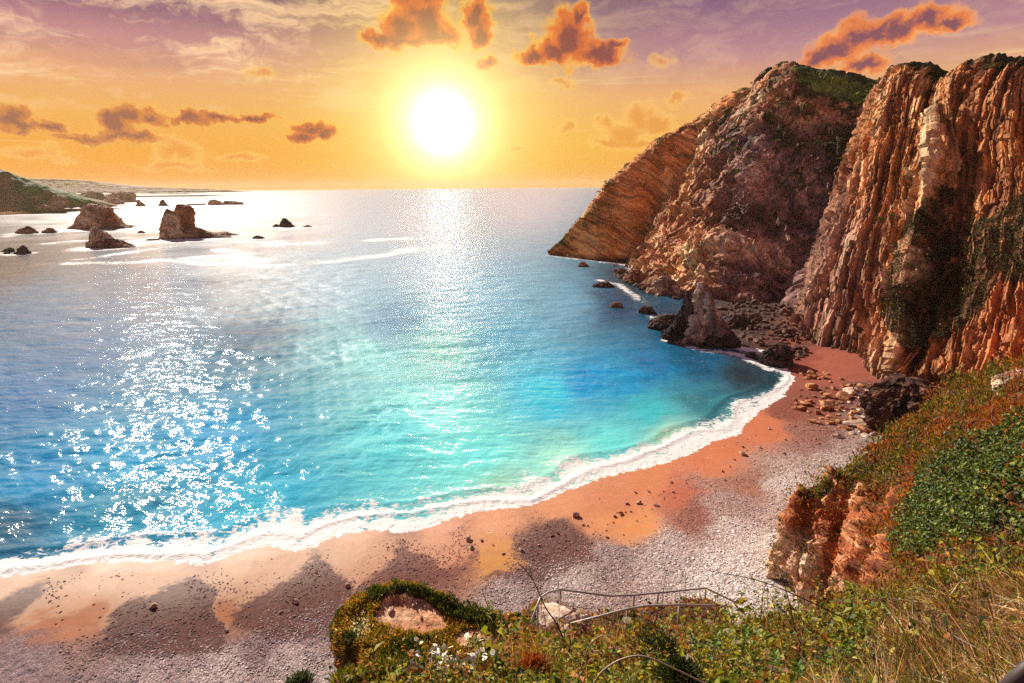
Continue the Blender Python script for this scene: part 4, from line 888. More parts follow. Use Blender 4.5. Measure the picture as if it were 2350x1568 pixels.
def protos(n, flat, st, seed0, sub=4):
    ms = []
    for k in range(n):
        V, Fc = angular(seed0+k, flat*(.8+.4*RNG.random()), sub)
        ms.append(make_mesh('boulder', V, Fc, MAT_BOULDER, bmesh_col(V, st, seed0+k), False, link=False))
    return ms
PR_DARK = protos(5, .7, [(-1, (44, 28, 26)), (-.2, (86, 56, 46)), (.4, (124, 86, 70)), (1, (170, 130, 108))], 400, 3)
PR_OR = protos(5, .5, ORANGE, 420, 4); PR_PALE = protos(4, .42, PALE, 440, 4); PR_SM = protos(4, .6, [(-1, (120, 84, 70)), (0, (180, 140, 118)), (1, (226, 200, 180))], 460, 3)
BLD_LABEL = {'dark': ('dark angular boulder in the rock field between pinnacle and cliff', 'boulders in the dark rock field'), 'orange': ('orange brown slab in the rockfall on the red sand', 'slabs of the rockfall on the red beach'),
             'pale': ('pale flat slab in the rockfall under the dark crag', 'pale slabs under the dark crag'), 'small': ('small stone scattered on the wet sand', 'stones scattered on the sand'), 'foot': ('reddish boulder in the tumbled pile at the cliff foot by the water', 'boulders piled at the cliff foot')}
def boulder(me, px, py, size, key=None, label=None, z=None, name='boulder', cat='boulder'):
    g = P(px, py, z=1.5); zz, _ = beach_z(np.array([g[0]]), np.array([g[1]])); zz = max(float(zz[0]), -.1) if z is None else z
    g = P(px, py, z=zz)
    o = bpy.data.objects.new(name, me); COL.objects.link(o)
    o.location = g; o.rotation_euler = (RNG.normal(0, .15), RNG.normal(0, .15), RNG.random()*6.28)
    sx = size*(.8+.4*RNG.random()); o.scale = (sx, size*(.8+.4*RNG.random()), size*(.8+.4*RNG.random()))
    lab = label or BLD_LABEL[key][0]
    return tag(o, lab, cat, None if label else BLD_LABEL[key][1])
def spots(poly, n, minpx):
    xs = [p[0] for p in poly]; ys = [p[1] for p in poly]; out = []
    tries = 0
    while len(out) < n and tries < n*60:
        tries += 1
        x, y = RNG.uniform(min(xs), max(xs)), RNG.uniform(min(ys), max(ys))
        if not inpoly(np.array([x]), np.array([y]), poly)[0]: continue
        if any((x-a)**2+((y-b)*1.6)**2 < minpx**2 for a, b in out): continue
        out.append((x, y))
    return out
for x, y in spots([(1650, 700), (1700, 695), (1800, 700), (1825, 720), (1830, 790), (1860, 800), (1830, 830), (1760, 800), (1710, 790), (1690, 750), (1650, 730)], 150, 9):
    boulder(PR_DARK[RNG.integers(5)], x, y, RNG.choice([.6, .8, 1.0, 1.4], p=[.35, .3, .25, .1]), 'dark')
for x, y in spots([(1400, 605), (1440, 605), (1500, 640), (1570, 680), (1600, 690), (1560, 690), (1480, 668), (1415, 640)], 40, 10):
    boulder(PR_DARK[RNG.integers(5)], x, y, RNG.choice([1.0, 1.4, 2.0]), 'foot', z=.1)
for x, y in spots([(1830, 850), (1880, 855), (2000, 880), (2015, 960), (2010, 1000), (1930, 985), (1850, 950), (1810, 940), (1840, 890)], 90, 13):
    boulder(PR_OR[RNG.integers(5)], x, y, RNG.choice([.35, .5, .7, 1.0], p=[.35, .3, .22, .13]), 'orange')
for x, y in spots([(1930, 900), (2000, 890), (2012, 1005), (1960, 1000), (1900, 950)], 26, 16):
    boulder(PR_PALE[RNG.integers(4)], x, y, RNG.choice([.4, .6, .9], p=[.4, .4, .2]), 'pale')
for poly, n in (([(1650, 1020), (1800, 960), (1900, 1010), (1750, 1100), (1600, 1130), (1450, 1200), (1350, 1190)], 34), ([(1100, 1240), (1300, 1180), (1500, 1170), (1420, 1250), (1180, 1300), (1010, 1290)], 26), ([(50, 1460), (300, 1400), (700, 1380), (1000, 1260), (1050, 1330), (750, 1420), (300, 1480)], 14)):
    for x, y in spots(poly, n, 10): boulder(PR_SM[RNG.integers(4)], x, y, RNG.choice([.13, .2, .3], p=[.5, .35, .15]), 'small', name='stone', cat='stone')
for (x, y, sz, kind, lab) in [(1985, 975, 2.1, 'p', 'long white slab lying against the dark crag'), (1952, 903, 1.7, 'p', 'large flat tan slab at the top of the rockfall'), (1862, 893, 1.5, 'o', 'block with mossy flank at the water end of rockfall'), (1895, 938, 1.5, 'o', 'large squared orange block in the middle of rockfall'), (1845, 928, 1.0, 'o', 'round topped orange block near the surf'),
                              (1868, 970, .8, 'o', 'tall orange lump on the edge of the red sand'), (1838, 940, 1.1, 'o', 'low brown block nearest the surf'), (1923, 1003, .9, 'p', 'white lone slab on shingle below the rockfall'), (1910, 965, 1.3, 'o', 'tilted grey plate in the lower rockfall'), (1935, 915, 1.2, 'o', 'brown cube of rock left of the large tan slab'),
                              (1322, 1185, .5, 's', 'pair sized stone alone on smooth red sand'), (1703, 1042, .55, 's', 'dark stone on red sand below the surf bend'), (353, 1393, .42, 's', 'dark flat stone on pale wet sand at left'), (1075, 1237, .4, 's', 'grey stone near the surf in the middle of beach')]:
    me = {'p': PR_PALE, 'o': PR_OR, 's': PR_SM}[kind][int(x) % 4]
    o = boulder(me, x, y, sz, label=lab)
    if lab.startswith('long'): o.scale = (sz*1.5, sz*.6, sz*.7); o.rotation_euler = (0, 0, .1)
# loose shingle: real pebbles lying on the beach
def pebbles():
    x, y, r, az, dep = fan(50, 13, .35, -44, 40, .35)
    z, sd = beach_z(x, y); pal = palette(x, y, BEACH_COL, 4.2, 1.0, 91); peb = np.clip(pal[..., 3], 0, 1)*(sd > 2)
    W = (peb**1.5+.006*(sd > 2))*(r[:, None]**1.2); W = W.ravel()/W.sum(); idx = RNG.choice(len(W), 52000, p=W)
    dr = np.abs(np.gradient(r))[:, None]*np.ones_like(x); xx = x.ravel()[idx]; yy = y.ravel()[idx]; rr = np.hypot(xx, yy)
    ja = RNG.uniform(-.5, .5, len(idx))*R_(.35); jr = RNG.uniform(-.5, .5, len(idx))*dr.ravel()[idx]
    a = np.arctan2(xx, yy)+ja; rr = rr+jr; xx, yy = rr*np.sin(a), rr*np.cos(a); zz, _ = beach_z(xx, yy)
    o8 = np.array([[1, 0, 0], [0, 1, 0], [-1, 0, 0], [0, -1, 0], [.6, .6, .75], [-.6, .6, .7], [-.6, -.6, .75], [.6, -.6, .7]], float)
    f8 = np.array([[0, 1, 4], [1, 5, 4], [1, 2, 5], [2, 6, 5], [2, 3, 6], [3, 7, 6], [3, 0, 7], [0, 4, 7], [4, 5, 6], [4, 6, 7]])
    n = len(xx); sz = .03+.065*RNG.random(n)**2.5+.0005*rr
    th = RNG.random(n)*6.28; sc = np.stack([sz*(1+.5*RNG.random(n)), sz, sz*(.5+.4*RNG.random(n))], 1)
    V = o8[None]*sc[:, None]*(1+.25*RNG.normal(size=(n, 8, 1))); cs, sn = np.cos(th)[:, None], np.sin(th)[:, None]
    V = np.stack([V[..., 0]*cs-V[..., 1]*sn, V[..., 0]*sn+V[..., 1]*cs, V[..., 2]], -1)+np.stack([xx, yy, zz], 1)[:, None]
    base = pal[..., :3].reshape(-1, 3)[idx]*(.55+.8*RNG.random((n, 1)))
    base = lerp(base, base.mean(1, keepdims=True)*np.array([1.05, .98, .95]), np.full((n,), .35))
    C = np.repeat(base[:, None], 8, 1)
    Fc = (f8[None]+(np.arange(n)*8)[:, None, None]).reshape(-1, 3)
    tag(make_mesh('shingle', V, Fc, MAT_BOULDER, C.reshape(-1, 3)*1.15, False), 'loose pebbles strewn over the beach', 'pebbles', kind='stuff')
pebbles()

# ------------------------------------------------------------------ vegetation helpers
def pick(Gd, Wt, n, rg=RNG):
    a, b, c_, d = Gd[:-1, :-1], Gd[:-1, 1:], Gd[1:, 1:], Gd[1:, :-1]
    cr = np.cross(c_-a, d-b); ar = np.linalg.norm(cr, axis=-1)
    w = (ar*Wt[:-1, :-1]).ravel(); w = w/w.sum(); i = rg.choice(len(w), n, p=w)
    u, v = rg.random((2, n, 1))
    A, B, C_, D = (q.reshape(-1, 3)[i] for q in (a, b, c_, d))
    p = A*(1-u)*(1-v)+B*u*(1-v)+C_*u*v+D*(1-u)*v
    nn = cr.reshape(-1, 3)[i]; nn /= np.linalg.norm(nn, axis=1, keepdims=True)+1e-9
    nn *= np.sign((nn*(CAM-p)).sum(1, keepdims=True))
    return p, nn
def unit(v): return v/(np.linalg.norm(v, axis=-1, keepdims=True)+1e-9)
def leaf_quads(p, axis, up, ln, wd, fold=.25):
    """diamond shaped leaves: base, side, tip, side"""
    s_ = unit(np.cross(axis, up)); n_ = unit(np.cross(s_, axis))
    ln = ln[:, None]; wd = wd[:, None]
    return np.stack([p, p+axis*ln*.45+s_*wd*.5+n_*wd*fold, p+axis*ln, p+axis*ln*.45-s_*wd*.5+n_*wd*fold], 1)
def quads(name, Q, C, mat, parent=None):
    n = len(Q); Fc = np.arange(n*4).reshape(n, 4)
    return make_mesh(name, Q.reshape(-1, 3), Fc, mat, np.repeat(C[:, None], 4, 1).reshape(-1, 3), False, parent=parent)
def mixcol(n, cols, p=None, jit=.25, rg=RNG):
    c = lin(np.array(cols))[rg.choice(len(cols), n, p=p)]
    return c*(1+jit*rg.normal(size=(n, 1))).clip(.4, 1.8)
def blades(p, dirv, ln, wd, bend, rg=RNG):
    """grass blades of three quads each, bending over towards bend"""
    n = len(p); t = np.array([0, .38, .72, 1.0]); w = np.array([1, .8, .5, .06])
    side = unit(np.cross(dirv, rg.normal(size=(n, 3))))
    V = np.zeros((n, 8, 3))
    for k in range(4):
        c_ = p+dirv*(ln*t[k])[:, None]+bend*(ln*t[k]**2)[:, None]
        V[:, 2*k] = c_-side*(wd*w[k]*.5)[:, None]; V[:, 2*k+1] = c_+side*(wd*w[k]*.5)[:, None]
    Fc = np.array([[0, 1, 3, 2], [2, 3, 5, 4], [4, 5, 7, 6]])
    return V, Fc
def blade_mesh(name, V, Fq, C, mat, parent=None):
    n = len(V); Fc = (Fq[None]+(np.arange(n)*8)[:, None, None]).reshape(-1, 4)
    return make_mesh(name, V.reshape(-1, 3), Fc, mat, np.repeat(C[:, None], 8, 1).reshape(-1, 3), False, parent=parent)

# scrub on the striped cliff
def cliff_scrub():
    cl = CLC; px, py = cl['px'], cl['py']; V = cl['V']
    W = VEG_C(px, py)*sstep(fbm(V/6, 4, 44), -.75, -.25)*sstep(cl['vf'], 1.05, .98)
    n = 46000; p, nn = pick(V, W, n); cl_ = fbm(p/2.2, 3, 340)
    h = RNG.random(n)**.6*(.9+1.1*cl_).clip(.1)*1.25
    p = p+nn*h[:, None]+np.array([0, 0, .3])*h[:, None]
    ax = unit(nn*.5+np.array([0, 0, .6])+RNG.normal(size=(n, 3))*.8); ln = RNG.uniform(.22, .5, n)
    Q = leaf_quads(p, ax, RNG.normal(size=(n, 3)), ln, ln*.6)
    C = mixcol(n, [(60, 60, 32), (80, 76, 38), (52, 48, 32), (98, 66, 38), (112, 100, 48)], [.34, .26, .2, .12, .08])
    fl = RNG.random(n) < .012*sstep(fbm(p/5, 2, 341), 0, .5); C[fl] = lin((235, 225, 215))
    tag(quads('cliff_scrub', Q, C, MAT_LEAF), 'dark scrub spread over the lower right cliff', 'scrub', kind='stuff')
    W = sstep(cl['vf'], 1.0, 1.03)*sstep(cl['vf'], 1.35, 1.2); n = 5000; p, nn = pick(V, W, n)
cliff_scrub()
# shrubs: single low bushes, shared meshes
def shrub_mesh(seed, n, cols, flat=.7):
    rg = np.random.default_rng(seed)
    d = unit(rg.normal(size=(n, 3))); d[:, 2] = np.abs(d[:, 2])*flat
    lum = 1+.35*fbm(d*2.2+seed, 3, seed); p = d*(lum*rg.random(n)**.35)[:, None]
    ax = unit(d+rg.normal(size=(n, 3))*.8); ln = rg.uniform(.16, .34, n)
    Q = leaf_quads(p, ax, rg.normal(size=(n, 3)), ln, ln*.65)
    C = mixcol(n, cols, rg=rg)
    return make_mesh('shrub', Q.reshape(-1, 3), np.arange(n*4).reshape(n, 4), MAT_LEAF, np.repeat(C[:, None], 4, 1).reshape(-1, 3), False, link=False)
SHR = [shrub_mesh(500+k, 200, [(76, 80, 34), (98, 98, 42), (58, 60, 28), (112, 96, 48)]) for k in range(5)]
def shrubs(cl, W, n, lo, hi, label, group):
    p, nn = pick(cl['V'], W, n)
    for q in p:
        o = bpy.data.objects.new('shrub', SHR[RNG.integers(5)]); COL.objects.link(o); o.location = q
        s_ = RNG.uniform(lo, hi); o.scale = (s_*RNG.uniform(.9, 1.6), s_*RNG.uniform(.9, 1.4), s_*RNG.uniform(.6, 1)); o.rotation_euler = (0, 0, RNG.random()*6.28)
        tag(o, label, 'shrub', group)
_vB = CLB['V']
_wB = (sstep(fbm(_vB/9, 5, 85)+.9*sstep(CLB['vf'], .25, .75)-.45, .2, .6))*sstep(CLB['vf'], .08, .2)*sstep(CLB['vf'], 1.02, .99)*(1+2*sstep(CLB['px'], 1740, 1850))*~inpoly(CLB['px'], CLB['py'], GREENB)
shrubs(CLB, _wB, 150, .7, 1.8, 'low dark shrub rooted on the fractured middle cliff', 'shrubs on the middle cliff')
shrubs(CLB, inpoly(CLB['px'], CLB['py'], GREENB).astype(float), 46, .7, 1.6, 'green bush on the grassy brow of the middle cliff', 'bushes on the grassy brow')
_wA = sstep(CLA['vf']+.3*fbm(CLA['V']/10, 4, 98), .8, 1.0)*sstep(CLA['vf'], 1.12, 1.0)
shrubs(CLA, _wA, 60, .7, 1.5, 'small shrub along the ridge of the far headland', 'shrubs on the headland ridge')
_wC = ((CLC['vf'] > .97) & (CLC['vf'] < 1.05)).astype(float)*sstep(fbm(CLC['V']/9, 3, 345), -.2, .4)
shrubs(CLC, _wC, 46, .7, 1.6, 'dark bush on the rim of the striped cliff', 'bushes on the rim of the striped cliff')
_wD = ((CLC['vf'] > .1) & (CLC['vf'] < .95)).astype(float)*sstep(fbm(CLC['V']/7, 4, 346), .25, .6)*sstep(CLC['px'], 1840, 1900)*sstep(CLC['px'], 2100, 2040)
shrubs(CLC, _wD, 30, .5, 1.1, 'small bush clinging to a ledge of the striped cliff', 'bushes on ledges of the striped cliff')
# trees on the rim
def rim_tree(px, py, Y, h, label, seed):
    rg = np.random.default_rng(seed); b = P(px, py, Y)
    t_ = thing('tree', b, label, 'tree')
    mb = MB(); top = np.array([rg.normal(0, .25), 0, h*.62]); mb.tube([np.array([0, 0, -1.5]), top*.5+rg.normal(0, .1, 3), top], [.16, .12, .07], 6)
    for k in range(5):
        e = top+np.array([rg.normal(0, .35), rg.normal(0, .35), rg.uniform(0, .3)])*h*.8; mb.tube([top*rg.uniform(.6, 1), (top+e)/2+np.array([0, 0, .1]), e], [.07, .05, .02], 5)
    mb.build('trunk', MAT_STEM, t_)
    n = 420; cc = np.array([top+np.array([rg.normal(0, .34), rg.normal(0, .34), rg.uniform(-.05, .38)])*h for _ in range(7)])
    p = cc[rg.integers(7, size=n)]+rg.normal(size=(n, 3))*h*.11; ax = unit(rg.normal(size=(n, 3))); ln = rg.uniform(.18, .42, n)
    quads('crown', leaf_quads(p, ax, rg.normal(size=(n, 3)), ln, ln*.6), mixcol(n, [(38, 40, 22), (54, 54, 28), (74, 66, 32)], rg=rg), MAT_LEAF, t_)
rim_tree(2092, 164, 217, 2.6, 'small wind bent tree on the sharp peak of striped cliff', 1)
rim_tree(2131, 176, 210, 3.6, 'taller lone tree just right of the sharp peak', 2)
rim_tree(2112, 170, 212, 2.2, 'tiny sapling between the two trees of the peak', 3)
rim_tree(2272, 160, 184, 3.0, 'bushy tree on the rounded right summit', 4)
rim_tree(2310, 166, 180, 2.6, 'low tree at the right end of the rim', 5)
rim_tree(1812, 158, 314, 3.0, 'windswept tree on the top of middle cliff', 6)
# pale green pine branching into the frame from the right edge
def pine():
    rg = np.random.default_rng(9); t_ = thing('pine_tree', P(2385, 640, 108), 'young bright green pine at the right edge of the cliff scrub', 'tree')
    h = 11.0; MB_ = MB(); MB_.tube([(0, 0, -3), (.1, 0, h*.5), (0, .1, h)], [.22, .15, .04], 7); P_, A_ = [], []
    for k in range(30):
        z0 = 1.5+(h-2)*rg.random(); a = rg.random()*6.28; L = (h-z0)*.34+1.3; e = np.array([math.cos(a)*L, math.sin(a)*L, z0+.35*L]); b = np.array([0, 0, z0]); MB_.tube([b, (b+e)/2+np.array([0, 0, -.1]), e], [.07, .05, .02], 5)
        m = 120; f = rg.uniform(.35, 1, m)[:, None]; P_.append(b+(e-b)*f+rg.normal(size=(m, 3))*.28); A_.append(unit((e-b)/L+rg.normal(size=(m, 3))*.9+np.array([0, 0, .5])))
    MB_.build('trunk', MAT_STEM, t_); p = np.concatenate(P_); n = len(p); ln = rg.uniform(.25, .5, n)
    quads('crown', leaf_quads(p, np.concatenate(A_), rg.normal(size=(n, 3)), ln, ln*.3), mixcol(n, [(70, 92, 34), (96, 112, 44), (56, 74, 30)], rg=rg), MAT_LEAF, t_)
pine()

# scrub on the near hillside
IVY = [(2072, 1290), (2085, 1200), (2115, 1118), (2160, 1068), (2205, 1056), (2255, 1030), (2350, 988), (2460, 960), (2460, 1330), (2300, 1310), (2180, 1305)]
def heath():
    W = (1-rockm*.8)*(py0 > 830)*np.interp(np.arange(G0.shape[0]), [0, 276, 286, 290], [1, 1, .6, 0])[:, None]*(1/np.clip(dist0, 8, 80)**1.1)*np.where(pxh > 2600, .5, 1)
    W = W*np.where(inpoly(pxh, pyh, IVY), .15, 1)
    n = 74000; p, nn = pick(VH, W, n); r_ = np.linalg.norm(p-CAM, axis=1)
    cl_ = fbm(p/2.1, 3, 350); tone_ = .12+fbm(p/3.0, 3, 351)+.4*fbm(p/.8, 2, 352)
    h = RNG.random(n)**.6*(.40+1.05*cl_).clip(.04)*1.7*(1-.7*np.array(inpoly(*proj(p), ROCKF)))
    p = p+(nn*.6+np.array([0, 0, .5]))*h[:, None]
    ln = (.05+.0035*r_)*RNG.uniform(.6, 1.5, n); ax = unit(nn*.5+np.array([0, 0, .7])+RNG.normal(size=(n, 3))*.65)
    Q = leaf_quads(p, ax, RNG.normal(size=(n, 3)), ln*1.5, ln*.42)
    a = mixcol(n, [(166, 92, 40), (190, 116, 56), (120, 62, 30), (148, 104, 46)]); b = mixcol(n, [(96, 94, 34), (124, 116, 42), (66, 70, 28), (150, 130, 56)])
    C = np.where((tone_ > .08)[:, None], a, b); fl = RNG.random(n) < .006; C[fl] = lin((240, 230, 220))
    tag(quads('heath', Q, C, MAT_LEAF), 'orange and olive scrub covering the near hillside', 'scrub', kind='stuff')
heath()
def ivy():
    W = inpoly(px0, py0, IVY).astype(float)*(np.arange(G0.shape[0]) < 270)[:, None]/np.clip(dist0, 8, 60)**1.0
    n = 60000; p, nn = pick(VH, W, n)
    bul = 1.15+.95*fbm(p/2.2, 3, 360)+.25*fbm(p/.6, 2, 361)
    h = bul*(1-.35*RNG.random(n)**2.2)
    p = p+unit(nn*.7+np.array([0, 0, .5]))*h[:, None]; r_ = np.linalg.norm(p-CAM, axis=1)
    out = unit(nn*.6+np.array([0, 0, .4])+RNG.normal(size=(n, 3))*.55); ax = unit(np.cross(out, RNG.normal(size=(n, 3)))+np.array([0, 0, -.4]))
    ln = (.05+.0022*r_)*RNG.uniform(.5, 1.6, n)
    C = mixcol(n, [(60, 78, 18), (90, 108, 30), (36, 50, 14), (140, 150, 62)], [.35, .3, .22, .13])
    t_ = quads('ivy_thicket', leaf_quads(p, ax, out, ln, ln*.85, .12), C, MAT_IVY)
    tag(t_, 'dense glossy green ivy thicket covering the slope right of the rock nose', 'ivy')
ivy()
# turf on the outcrop
def outcrop_turf():
    W = (1-dirt)*(1-sstep(wallm, .3, .8)*.93)*np.interp(np.arange(GO.shape[0]), [0, 45, 47, 105], [1, 1, 0.01, 0])[:, None]; n = 30000
    p, nn = pick(GO, W, n); nz = unit(nn+np.array([0, 0, .6])); cl_ = fbm(p/.9, 3, 370); px, py = proj(p)
    gb = inpoly(px+8*cl_, py+5*cl_, [(895, 1338), (960, 1345), (1010, 1366), (1080, 1395), (1150, 1425), (1235, 1440), (1200, 1462), (1100, 1440), (1020, 1415), (980, 1385), (930, 1362)])
    h = RNG.random(n)*(.08+.10*cl_).clip(.02)+gb*RNG.random(n)*.20
    p = p+nz*h[:, None]; ln = RNG.uniform(.08, .2, n); ax = unit(nz*.6+np.array([0, 0, .4])+RNG.normal(size=(n, 3))*.55)
    a = mixcol(n, [(150, 134, 46), (178, 138, 58), (122, 114, 40), (196, 146, 70)]); b = mixcol(n, [(76, 90, 32), (104, 112, 40), (58, 66, 26)])
    C = np.where((gb | (cl_ > .25))[:, None], b, a); fl = RNG.random(n) < .007; C[fl] = lin((240, 232, 220))
    wf = (np.hypot((px-826)/24, (py-1440)/30) < 1) & (RNG.random(n) < .4); C[wf] = lin((240, 232, 220))
    tag(quads('turf', leaf_quads(p, ax, RNG.normal(size=(n, 3)), ln, ln*.35), C, MAT_LEAF), 'yellow green turf on the rock outcrop', 'turf', kind='stuff')
outcrop_turf()
for (x, y, sz, lab) in [(953, 1388, .20, 'white stone near the top of the bare earth patch'), (897, 1402, .24, 'largest white stone at the left of the earth patch'), (966, 1417, .14, 'small white stone in the middle of the earth patch'), (900, 1444, .18, 'white stone in turf below the earth patch'), (909, 1448, .11, 'smaller white stone touching one in the turf'), (1008, 1451, .13, 'white stone in turf right of the earth patch'), (959, 1435, .09, 'tiny white stone at the lower edge of the earth patch')]:
    g = P(x, y, z=ZT+.03); o = bpy.data.objects.new('white_stone', PR_PALE[int(x) % 4]); COL.objects.link(o); o.location = g; o.scale = (sz*.6, sz*.5, sz*.8); o.rotation_euler = (0, 0, x); tag(o, lab, 'stone')

# ------------------------------------------------------------------ foreground plants
bankW = np.interp(np.arange(G1.shape[0]), [0, 10, 14, 90, 118, 126, 140], [0, 0, 1, 1, .8, 0, 0])[:, None]*(pxf > 0)*(pxf < 6400)*np.where(pxf > 2600, .6, 1)
bankW = np.where((pxf > 1150) & (pxf < 1730), np.interp(np.arange(G1.shape[0]), [0, 10, 14, 66, 78, 90, 104, 108], [0, 0, 1, 1, .5, .45, .45, 0])[:, None], bankW)
distf = np.linalg.norm(VF-CAM, axis=-1)
DRYP = [(2010, 1700), (1990, 1520), (2060, 1420), (2190, 1360), (2400, 1330), (2600, 1300), (6600, 600), (6600, 2600), (1900, 1800), (1880, 1600)]
dry_m = inpoly(pxf, pyf, DRYP).astype(float)
def undergrowth():
    W = bankW*(1-.93*dry_m)/distf**1.5; n = 70000; p, nn = pick(VF, W, n)
    r_ = np.linalg.norm(p-CAM, axis=1); cl_ = fbm(p/.7, 3, 380); tn = fbm(p/.5, 3, 381)
    h = (RNG.random(n)**.8)*(.32+.42*cl_).clip(.03)*np.where(r_ > 13.5, .5, np.clip(r_/9, .4, 1))
    p = p+(nn*.4+np.array([0, 0, .8]))*h[:, None]
    ln = (.018+.0052*r_)*RNG.uniform(.45, 1.25, n)*np.where(fbm(p/.35, 2, 383) > .35, 1.9, 1.0); out = unit(nn*.5+np.array([0, 0, .6])+RNG.normal(size=(n, 3))*.6); ax = unit(np.cross(out, RNG.normal(size=(n, 3))))
    g = mixcol(n, [(122, 132, 40), (154, 156, 52), (84, 104, 34), (182, 170, 66), (58, 70, 26)]); rd = mixcol(n, [(158, 98, 44), (126, 62, 34), (186, 134, 66)])
    C = np.where((tn+RNG.normal(0, .3, n)+.8*(r_ > 14) > .42)[:, None], rd, g)
    tag(quads('undergrowth', leaf_quads(p, ax, out, ln, ln*.62), C, MAT_LEAF), 'tangle of low leafy bramble and herbs on the bank', 'undergrowth', kind='stuff')
    W = bankW*(1-.7*dry_m)/distf**1.5; n = 24000; p, nn = pick(VF, W, n); r_ = np.linalg.norm(p-CAM, axis=1)
    d = unit(np.array([0, 0, 1.0])+nn*.3+RNG.normal(size=(n, 3))*.35); V, Fq = blades(p, d, RNG.uniform(.15, .5, n)*np.clip(r_/9, .4, 1), .0025+.0011*r_*RNG.uniform(.5, 1.2, n), RNG.normal(size=(n, 3))*.3)
    tag(blade_mesh('grass', V, Fq, mixcol(n, [(140, 134, 52), (190, 150, 80), (96, 104, 36), (170, 110, 56), (110, 62, 36)]), MAT_LEAF), 'thin grass and stalks among the herbs', 'grass', kind='stuff')
undergrowth()
def tall_stalks():
    W = bankW*(1-.6*dry_m)/distf**1.3; n = 1500; p, nn = pick(VF, W, n); r_ = np.linalg.norm(p-CAM, axis=1)
    d = unit(np.array([0, 0, 1.0])+RNG.normal(size=(n, 3))*.22); V, Fq = blades(p, d, RNG.uniform(.3, .8, n)*np.clip(r_/8, .45, 1), .002+.0008*r_*RNG.uniform(.5, 1.2, n), RNG.normal(size=(n, 3))*.12)
    tag(blade_mesh('seed_grass', V, Fq, mixcol(n, [(210, 170, 110), (120, 70, 44), (160, 140, 70), (86, 52, 36)]), MAT_DRY), 'tall dry seed stalks standing above the herbs', 'grass', kind='stuff')
    n = 500; p, nn = pick(VF, W, n); p = p+np.array([0, 0, 1.0])*RNG.uniform(.2, .5, (n, 1))*np.clip(np.linalg.norm(p-CAM, axis=1)/8, .4, 1)[:, None]
tall_stalks()
def dry_grass():
    W = bankW*dry_m/distf**1.6; n = 30000; p, nn = pick(VF, W, n); r_ = np.linalg.norm(p-CAM, axis=1)
    cl_ = fbm(p/.55, 3, 390); down = unit(np.array([-.55, .5, -.35])+.8*np.stack([fbm(p/.5, 2, 391), fbm(p/.5, 2, 392), 0*cl_], 1))
    d = unit(nn*.45+np.array([0, 0, .3])+down*.25+RNG.normal(size=(n, 3))*.7); V, Fq = blades(p+nn*((.1+.12*cl_).clip(0)*RNG.random(n))[:, None], d, RNG.uniform(.10, .30, n), .003+.0013*r_*RNG.uniform(.5, 1.2, n), down*.25+RNG.normal(size=(n, 3))*.6)
    C = mixcol(n, [(228, 176, 122), (208, 146, 92), (244, 214, 170), (150, 92, 56), (80, 46, 30)], [.28, .24, .2, .16, .12])
    C = (C*(.5+.9*sstep(cl_, -.6, .5))[:, None]).clip(0, .85)
    tag(blade_mesh('dry_grass', V, Fq, C, MAT_DRY), 'matted straw coloured grass at the lower right', 'grass', kind='stuff')
    n = 4200; W2 = bankW*dry_m*sstep(fbm(VF/.8, 3, 393), 0, .5)/distf**1.5+1e-9; p, nn = pick(VF, W2, n); r_ = np.linalg.norm(p-CAM, axis=1)
    d = unit(np.array([-.1, .1, 1.0])+RNG.normal(size=(n, 3))*.25); V, Fq = blades(p, d, RNG.uniform(.2, .55, n), .004+.0014*r_, RNG.normal(size=(n, 3))*.25+np.array([-.2, .2, -.2]))
    tag(blade_mesh('green_grass', V, Fq, mixcol(n, [(84, 96, 30), (116, 124, 44), (60, 70, 26)]), MAT_LEAF), 'green grass blades growing through the dry straw', 'grass', kind='stuff')
dry_grass()

def ground_f(px, py):
    """nearest point of the bank to a pixel"""
    k = np.argmin((pxf[14:120]-px)**2+(pyf[14:120]-py)**2); return VF[14:120].reshape(-1, 3)[k]
